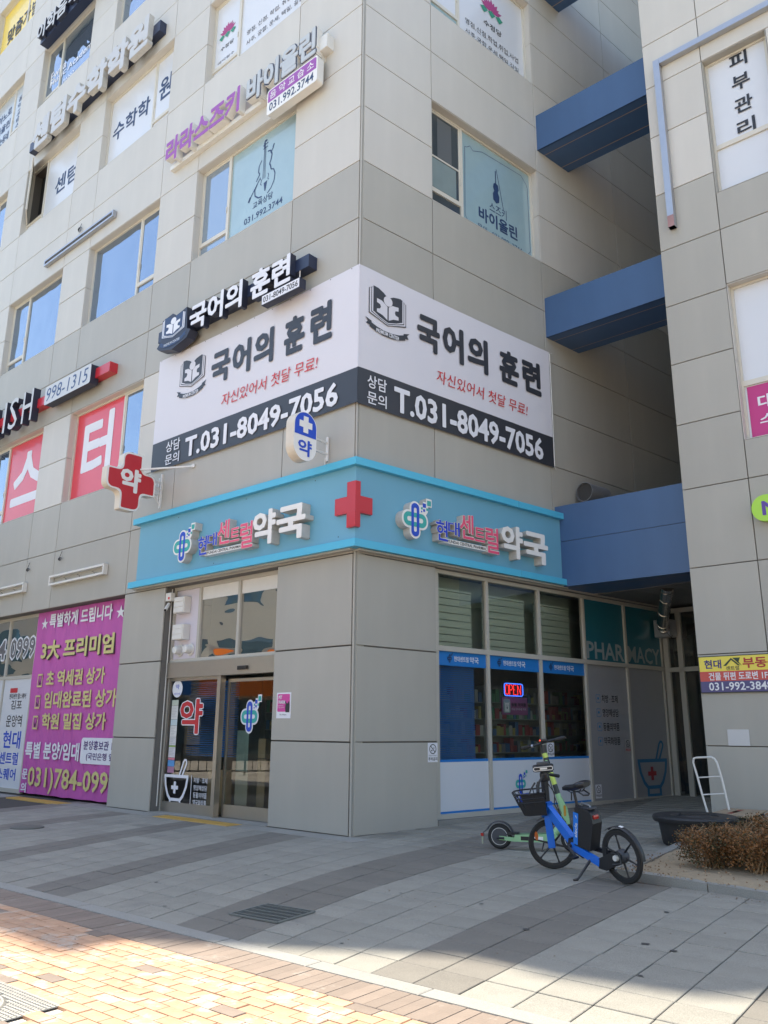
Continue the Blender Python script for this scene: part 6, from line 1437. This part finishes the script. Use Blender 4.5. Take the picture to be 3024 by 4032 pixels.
# ================================================================== SCOOTER
e = Vector((.95, -.31, 0)).normalized(); eo = Vector((1.626, 11.955, zg(1.626, 11.955) + .004)); ey = Vector((0, 0, 1)).cross(e)
FS = Matrix(((e.x, ey.x, 0, eo.x), (e.y, ey.y, 0, eo.y), (0, 0, 1, eo.z), (0, 0, 0, 1))) @ Matrix.Translation((0, 0, 0))
sct = root('kick_scooter', FS, (0, 0, 0), 'mint green shared electric kick scooter parked behind the blue bicycle', 'scooter')
M_MT = mat('mint_green', s(142, 186, 140), .4, nvar=.03); M_LM = mat('lime_band', s(185, 205, 100), .4); M_DG = mat('stem_dark', (0.02, 0.032, 0.035), .45)
def swheel(cx, cz, r_, nm, rim=True):
    C_ = Vector((cx, 0, cz)); w_ = bpy.data.objects.new(nm, None); COL.objects.link(w_); w_.parent = sct; w_.location = C_; BASE[w_.name] = C_
    m = MB(); m.lathe([(r_ * .66, -.032), (r_ * .85, -.038), (r_ * .97, -.022), (r_, 0), (r_ * .97, .022), (r_ * .85, .038), (r_ * .66, .032)], C_, ax=1, n=32); m.build('tyre', M_RUBBER, w_)
    m = MB(); m.lathe([(0, -.034), (r_ * .66, -.034), (r_ * .66, .034), (0, .034)], C_, ax=1, n=32); m.build('hub_motor', M_BG, w_)
    m = MB(); m.lathe([(r_ * .645, -.0355), (r_ * .675, -.0355)], C_, ax=1, n=32); m.build('rim_line', M_WF, w_)
swheel(.0, .165, .165, 'rear_wheel'); swheel(.99, .165, .165, 'front_wheel')
m = MB(); vs = []; n = 10
for k in range(n + 1):
    a = R(20 + 150 * k / n); rr = .20 + (.04 if k == n else 0)
    for q, dz in ((-.045, -.015), (-.03, 0), (.03, 0), (.045, -.015)): vs.append((math.cos(a) * (rr + dz), q, .165 + math.sin(a) * (rr + dz)))
m.add(vs, [(i * 4 + k, i * 4 + k + 1, i * 4 + k + 5, i * 4 + k + 4) for i in range(n) for k in range(3)]); m.smooth = True; m.build('rear_fender', M_BK, sct)
m = MB(); m.box(-.262, -.222, -.03, .03, .16, .20); m.build('tail_light', MATS['red_lens'], sct); m = MB(); m.box(-.245, -.238, -.035, .035, .06, .155); m.build('number_plate', mat('plate_green', (.5, .55, .4), .5), sct)
m = MB(); m.beam((.0, -.055, .15), (.24, -.06, .135), .012, .05); m.build('rear_arm', M_MT, sct); m = MB(); m.beam((.0, .055, .15), (.24, .06, .135), .012, .05); m.build('rear_arm', M_MT, sct)
m = MB(); m.tube([(-.03, -.066, .15), (.07, -.066, .147)], .016, 8); m.build('arm_slot', M_BK, sct)
prismxz([(.20, .115), (.22, .20), (.76, .235), (.80, .20), (.76, .12)], -.085, .085).build('deck', M_MT, sct)
m = MB(); m.add([(.22, -.075, .204), (.74, -.075, .237), (.74, .075, .237), (.22, .075, .204)], [(0, 1, 2, 3)]); m.build('deck_mat', mat('deck_green', (.12, .22, .12), .6), sct)
prismxz([(.10, .19), (.12, .23), (.27, .225), (.25, .19)], -.06, .06).build('foot_rest', M_BK, sct)
m = MB(); m.rect(.30, .41, .135, .185, -.087); m.build('data_plate', M_BK, sct); m = MB(); m.rect(.44, .60, .14, .19, -.087); m.build('sticker', M_WF, sct)
A0, A1 = Vector((.905, 0, .42)), Vector((.655, 0, 1.27))
def st(a, b, r_, m_, nm): m = MB(); m.tube([A0.lerp(A1, a), A0.lerp(A1, b)], r_, 14); m.build(nm, m_, sct)
st(.0, .38, .036, M_MT, 'stem_lower'); st(.38, .52, .034, M_DG, 'stem_band'); st(.52, .70, .035, M_LM, 'stem_lime_band'); st(.70, .93, .034, M_DG, 'stem_band'); st(.93, 1.0, .036, M_LM, 'stem_lime_band')
m = MB(); m.tube([(.74, 0, .22), (.86, 0, .36), tuple(A0.lerp(A1, .08))], [.05, .05, .036], 12); m.build('neck', M_MT, sct)
prismxz([(.93, .22), (.97, .27), (.93, .56), (.86, .70), (.82, .70), (.88, .40)], -.04, .04).build('fork_cover', M_MT, sct)
m = MB(); m.beam((.985, -.06, .17), (.94, -.06, .36), .015, .05, upv=(1, 0, 0)); m.beam((.985, .06, .17), (.94, .06, .36), .015, .05, upv=(1, 0, 0)); m.build('fork', M_BK, sct)
m = MB(); m.poly([(x, z) for x, z in rrect(.885, .915, .46, .60, .014, 4)], -.046, -.04); m.build('orange_reflector', mat('amber', (.45, .22, .02), .3, coat=.4), sct)
m = MB()
for k in range(7): p = A0.lerp(A1, .73 + k * .026); m.box(p.x - .022, p.x + .012, -.038, -.033, p.z - .006, p.z + .006)
m.build('stem_lettering', M_MT, sct)
Tp = Vector((.645, 0, 1.36)); m = MB(); m.tube([A1, Tp + Vector((0, 0, .02))], [.036, .032], 12); prs = m; m.build('stem_head', M_BK, sct)
hd = Vector((.62, -.45, .17)).normalized(); hd = Vector((.95, -.18, .235)).normalized()
m = MB(); m.tube([Tp - hd * .30 + Vector((0, 0, .03)), Tp + Vector((0, 0, .05)), Tp + hd * .30 + Vector((0, 0, .06))], .017, 8); m.build('handlebar', M_BK, sct)
for q in (-1, 1): m = MB(); m.tube([Tp + hd * q * .19 + Vector((0, 0, .045)), Tp + hd * q * .33 + Vector((0, 0, .045))], .022, 10); m.build('grip', M_RUBBER, sct)
m = MB(); m.tube([Tp - hd * .15 + Vector((0, 0, .04)), Tp - hd * .175 + Vector((0, 0, .04))], .026, 10); m.build('bell_ring', M_GALV, sct)
m = MB(); m.box(Tp.x - .05, Tp.x + .06, -.035, .035, Tp.z + .06, Tp.z + .10, 0, .008); m.build('display', M_BK, sct); m = MB(); m.box(Tp.x - .05, Tp.x - .035, -.037, -.034, Tp.z + .07, Tp.z + .085); m.build('led', mat('led', (.8, .05, .03), .3, emit=(1, .05, .02), es=1.0), sct)
m = MB(); m.tube([(.60, 0, .12), (.58, -.12, .01)], .009, 6); m.build('kickstand', M_BK, sct)
m = MB(); m.tube([A1 + Vector((-.03, 0, 0)), A0.lerp(A1, .5) + Vector((-.05, 0, 0)), A0 + Vector((-.06, 0, 0))], .006, 5); m.build('cable', M_PLASTIC, sct)

# ================================================================== POT, HAND TRUCK, HEDGE
bx_, by_ = 4.42, 12.2; zb0 = zg(bx_, by_)
pot = root('round_black_tub', FW, (bx_, by_, zb0), 'large round black rubber tub with a lid standing behind the brown hedge', 'tub')
M_TUB = mat('tub_rubber', (0.022, 0.022, 0.024), .55, nvar=.12, nscale=5, bump=.15, bscale=20)
m = MB(); m.lathe([(0, 0), (.44, 0), (.455, .02), (.50, .31), (.50, .315)], (bx_, by_, zb0), n=48); m.build('tub_body', M_TUB, pot)
m = MB(); m.lathe([(.50, .31), (.555, .305), (.57, .325), (.575, .36), (.56, .385), (.52, .395), (.44, .38), (.40, .39), (.33, .39), (.31, .372), (.22, .372), (.20, .392), (.0, .395)], (bx_, by_, zb0), n=48); m.build('lid', M_TUB, pot)
m = MB(); m.box(bx_ - .2, bx_ + .2, by_ - .03, by_ + .03, zb0 + .39, zb0 + .415); m.build('lid_handle', M_TUB, pot)
t = root('hand_truck', FT, (.35, -.6, .2), 'white tubular hand truck leaning by the corner of the right building', 'hand truck')
yh = -.6
m = MB(); P = [(.19, yh, .22), (.10, yh, .62), (.05, yh, .88), (.0, yh, 1.10), (.015, yh, 1.165), (.06, yh, 1.18), (.30, yh, 1.195), (.35, yh, 1.17), (.385, yh, 1.11), (.44, yh, .86), (.52, yh, .30), (.53, yh, .22)]
m.tube(P, .017, 10); m.build('handle_frame', M_WMET, t)
for z, a, b in ((.87, .055, .435), (.61, .10, .475)): m = MB(); m.tube([(a, yh, z), (b, yh, z + .035)], .011, 8); m.build('cross_rung', M_WMET, t)
m = MB(); m.box(.12, .62, yh - .35, yh + .05, .20, .23); m.build('toe_plate', M_WMET, t)
for x in (.2, .5): m = MB(); m.lathe([(0, -.02), (.07, -.02), (.075, 0), (.07, .02), (0, .02)], (x, yh + .04, .215), ax=0, n=16); m.build('wheel', M_RUBBER, t)
def slab4(P, z, th, nm, lb_, cat_, m_, grp=None):
    m = MB(); m.add([(x, y, z + th) for x, y in P] + [(x, y, z) for x, y in P], [(0, 1, 2, 3), (7, 6, 5, 4)] + [(i, i + 4, (i + 1) % 4 + 4, (i + 1) % 4) for i in range(4)]); o = m.build(nm, m_, base=(P[0][0], P[0][1], z)); tag(o, lb_, cat_, grp); return o
M_CB2 = mat('flat_cardboard', (0.33, 0.25, 0.17), .8, nvar=.06)
cbx = slab4([(4.98, 13.06), (5.60, 13.92), (6.05, 13.52), (5.30, 12.45)], .385, .02, 'flattened_carton', 'flattened cardboard carton with red print lying on a low crate by the hand truck', 'cardboard', M_CB2)
P = [(5.18, 12.98), (5.5, 13.4), (5.56, 13.35), (5.24, 12.93)]
m = MB(); m.add([(x, y, .407) for x, y in P], [(0, 1, 2, 3)]); m.add([(x + .12, y + .16, .407) for x, y in P], [(0, 1, 2, 3)]); o = m.build('red_print', mat('carton_red', (.28, .08, .05), .8), cbx)
t = root('low_crate', FW, (5.45, 13.2, .1), 'low dark plastic crate under the flattened carton, mostly behind the hedge', 'crate')
d1_ = Vector((.32, -.61, 0)).normalized()
for z in (.12, .21, .30):
    m = MB(); Pq = [(5.0, 13.05), (5.55, 13.8), (5.95, 13.45), (5.32, 12.52)]
    for i in range(4): a, b = Pq[i], Pq[(i + 1) % 4]; m.beam((*a, z + .03), (*b, z + .03), .02, .07)
    m.build('side_band', mat('crate_dark', (.03, .03, .035), .6), t)
# shrubs
M_LEAFB = mat('leaf_brown', (0.20, 0.088, 0.026), .6, island=.5, nvar=.15, nscale=4); M_LEAFG = mat('leaf_olive', (0.055, 0.050, 0.016), .6, island=.4); M_TWIG = mat('twig', (0.27, 0.18, 0.10), .8, nvar=.08)
def shrub(x, y, w_, d_, h_, seed, label, n=5200, gr=.3):
    rr = random.Random(seed); z0 = zg(x, y) + .07
    t = root('dry_shrub', FW, (x, y, z0), label, 'shrub', 'clipped browned shrubs in the planting bed')
    m = MB(); tips = []
    for k in range(26):
        a = rr.random() * 6.28; bx, by = x + rr.gauss(0, w_ * .12), y + rr.gauss(0, d_ * .12)
        tx, ty = x + math.cos(a) * w_ * .46 * rr.uniform(.3, 1), y + math.sin(a) * d_ * .46 * rr.uniform(.3, 1); tz = z0 + h_ * rr.uniform(.75, .98)
        mid = Vector((bx, by, z0)).lerp(Vector((tx, ty, tz)), .45) + Vector((rr.gauss(0, .03), rr.gauss(0, .03), 0))
        m.tube([(bx, by, z0 - .03), mid, (tx, ty, tz)], [.010, .006, .003], 5)
        for q in range(6):
            u = rr.uniform(.3, .9); p = mid.lerp(Vector((tx, ty, tz)), u) if u > .5 else Vector((bx, by, z0)).lerp(mid, u + .4); e_ = p + Vector((rr.gauss(0, .09), rr.gauss(0, .09), rr.uniform(.04, .14))); m.tube([p, e_], [.004, .002], 4); tips.append(e_)
    m.build('stems', M_TWIG, t)
    lv = [MB(), MB()]
    cl = []
    for k in range(150):
        u, v = rr.uniform(-1, 1), rr.uniform(-1, 1); zz_ = rr.random() ** .6
        bump_ = .92 + .1 * math.sin(7 * u + seed) * math.cos(6 * v)
        cl.append((x + u * w_ * .52 * (.86 + .14 * zz_), y + v * d_ * .52 * (.86 + .14 * zz_), z0 + h_ * (.10 + .90 * zz_) * bump_, rr.random() < gr))
    for k in range(n):
        c = cl[rr.randrange(len(cl))]; s_ = .042
        p = Vector((c[0] + rr.gauss(0, s_), c[1] + rr.gauss(0, s_), min(c[2] + rr.gauss(0, s_), z0 + h_ * 1.06)))
        if p.z < z0 + .03: continue
        q = rr.uniform(.009, .018); a = Vector((rr.gauss(0, 1), rr.gauss(0, 1), rr.gauss(0, .6))).normalized(); b = a.cross(Vector((rr.gauss(0, 1), rr.gauss(0, 1), rr.gauss(0, 1)))).normalized() * .55
        lv[1 if (c[3] and rr.random() < .8) or rr.random() < .08 else 0].add([p - a * q, p + b * q, p + a * q, p - b * q], [(0, 1, 2, 3)])
    lv[0].build('brown_foliage', M_LEAFB, t, kind='stuff'); lv[1].build('olive_foliage', M_LEAFG, t, kind='stuff')
for k, (x, y, w_, d_, h_, lb_, gr) in enumerate((
    (3.82, 10.12, .62, .62, .33, 'browned shrub at the near left end of the hedge, bare stem at its left side', .35),
    (4.20, 9.72, .62, .62, .38, 'orange brown shrub second from the left end of the hedge, front row', .12),
    (4.62, 9.55, .64, .66, .44, 'taller rust brown shrub at the right edge of the photo, front row', .12),
    (4.28, 10.35, .66, .66, .33, 'dull brown shrub in the second row behind the left end of the hedge', .4),
    (4.78, 10.2, .68, .7, .46, 'tall rust coloured shrub in the second row near the right edge', .25),
    (4.85, 10.80, .7, .7, .34, 'olive brown shrub in the back row just in front of the black tub', .5),
    (5.3, 10.6, .7, .7, .44, 'back row shrub cut by the right edge of the photo', .35))):
    shrub(x, y, w_, d_, h_ + .06, 20 + k, lb_, n=6200, gr=gr)

# ================================================================== ACROSS THE STREET (seen in the reflections)
def street_building(x0, x1, y, h_, label, colr, bands, seed, F=FW):
    rr = random.Random(seed); t = root('street_building', F, ((x0 + x1) / 2, y, 0), label, 'building')
    m = MB(); m.box(x0, x1, y - 14, y, 0, h_); m.build('walls', mat('wall_%d' % seed, colr, .7, nvar=.03), t)
    Mg = mat('far_glass', (.12, .2, .24), .05, metal=.6)
    z = 4.6
    while z < h_ - 2:
        x = x0 + 1
        while x < x1 - 2.5: m = MB(); m.box(x, x + 2.0, y - .02, y + .05, z, z + 1.7); m.build('window', Mg, t); x += 3.2
        z += 3.6
    x = x0 + .3; k = 0
    while x < x1 - 4:
        w_ = rr.uniform(4, 6); w_ = min(w_, x1 - x - .3); m = MB(); m.box(x, x + w_ - .4, y + .05, y + .3, 3.2, 4.3); m.build('shop_fascia', mat('far_sign_%d' % (k % 5), bands[k % len(bands)], .5), t)
        m = MB(); m.box(x + .2, x + w_ - .6, y + .01, y + .06, .3, 3.0); m.build('shop_window', Mg, t); x += w_; k += 1
FSL = Matrix(((0, 1, 0, 0), (-1, 0, 0, 0), (0, 0, 1, 0), (0, 0, 0, 1)))       # faces +x: local x runs along -y
street_building(-60, -27, -33, 11, 'grey commercial building far along the street on the left, out of the picture', (.36, .35, .32), [s(30, 110, 190), s(230, 120, 40), s(60, 150, 90), s(235, 220, 90), s(200, 60, 60)], 1, FSL)
street_building(-25, -2, -31, 13, 'cream commercial building across the street on the left, seen only in the shop glass', (.42, .40, .34), [s(230, 200, 60), s(40, 120, 80), s(220, 90, 60), s(50, 90, 170), s(240, 240, 240)], 2, FSL)
street_building(-22, 16, -20, 17, 'grey commercial building across the street behind the photographer', (.62, .55, .44), [s(240, 240, 240), s(60, 160, 160), s(200, 70, 120), s(50, 60, 120), s(230, 160, 60)], 3)
rl = root('street_railing', FSL, (-12, -17, 0), 'dark metal railing along the road on the left, reflected in the pharmacy door', 'railing')
m = MB(); m.box(-30, 2, -17.04, -16.96, .95, 1.02); m.box(-30, 2, -17.03, -16.97, .12, .17); m.build('rails', MATS['iron_dark'], rl)
for k in range(114): m = MB(); m.box(-30 + k * .28, -29.975 + k * .28, -17.02, -16.98, .17, .95); m.build('baluster', MATS['iron_dark'], rl)
for k in range(17): m = MB(); m.box(-30 + k * 2, -29.93 + k * 2, -17.04, -16.96, 0, 1.05); m.build('post', MATS['iron_dark'], rl)
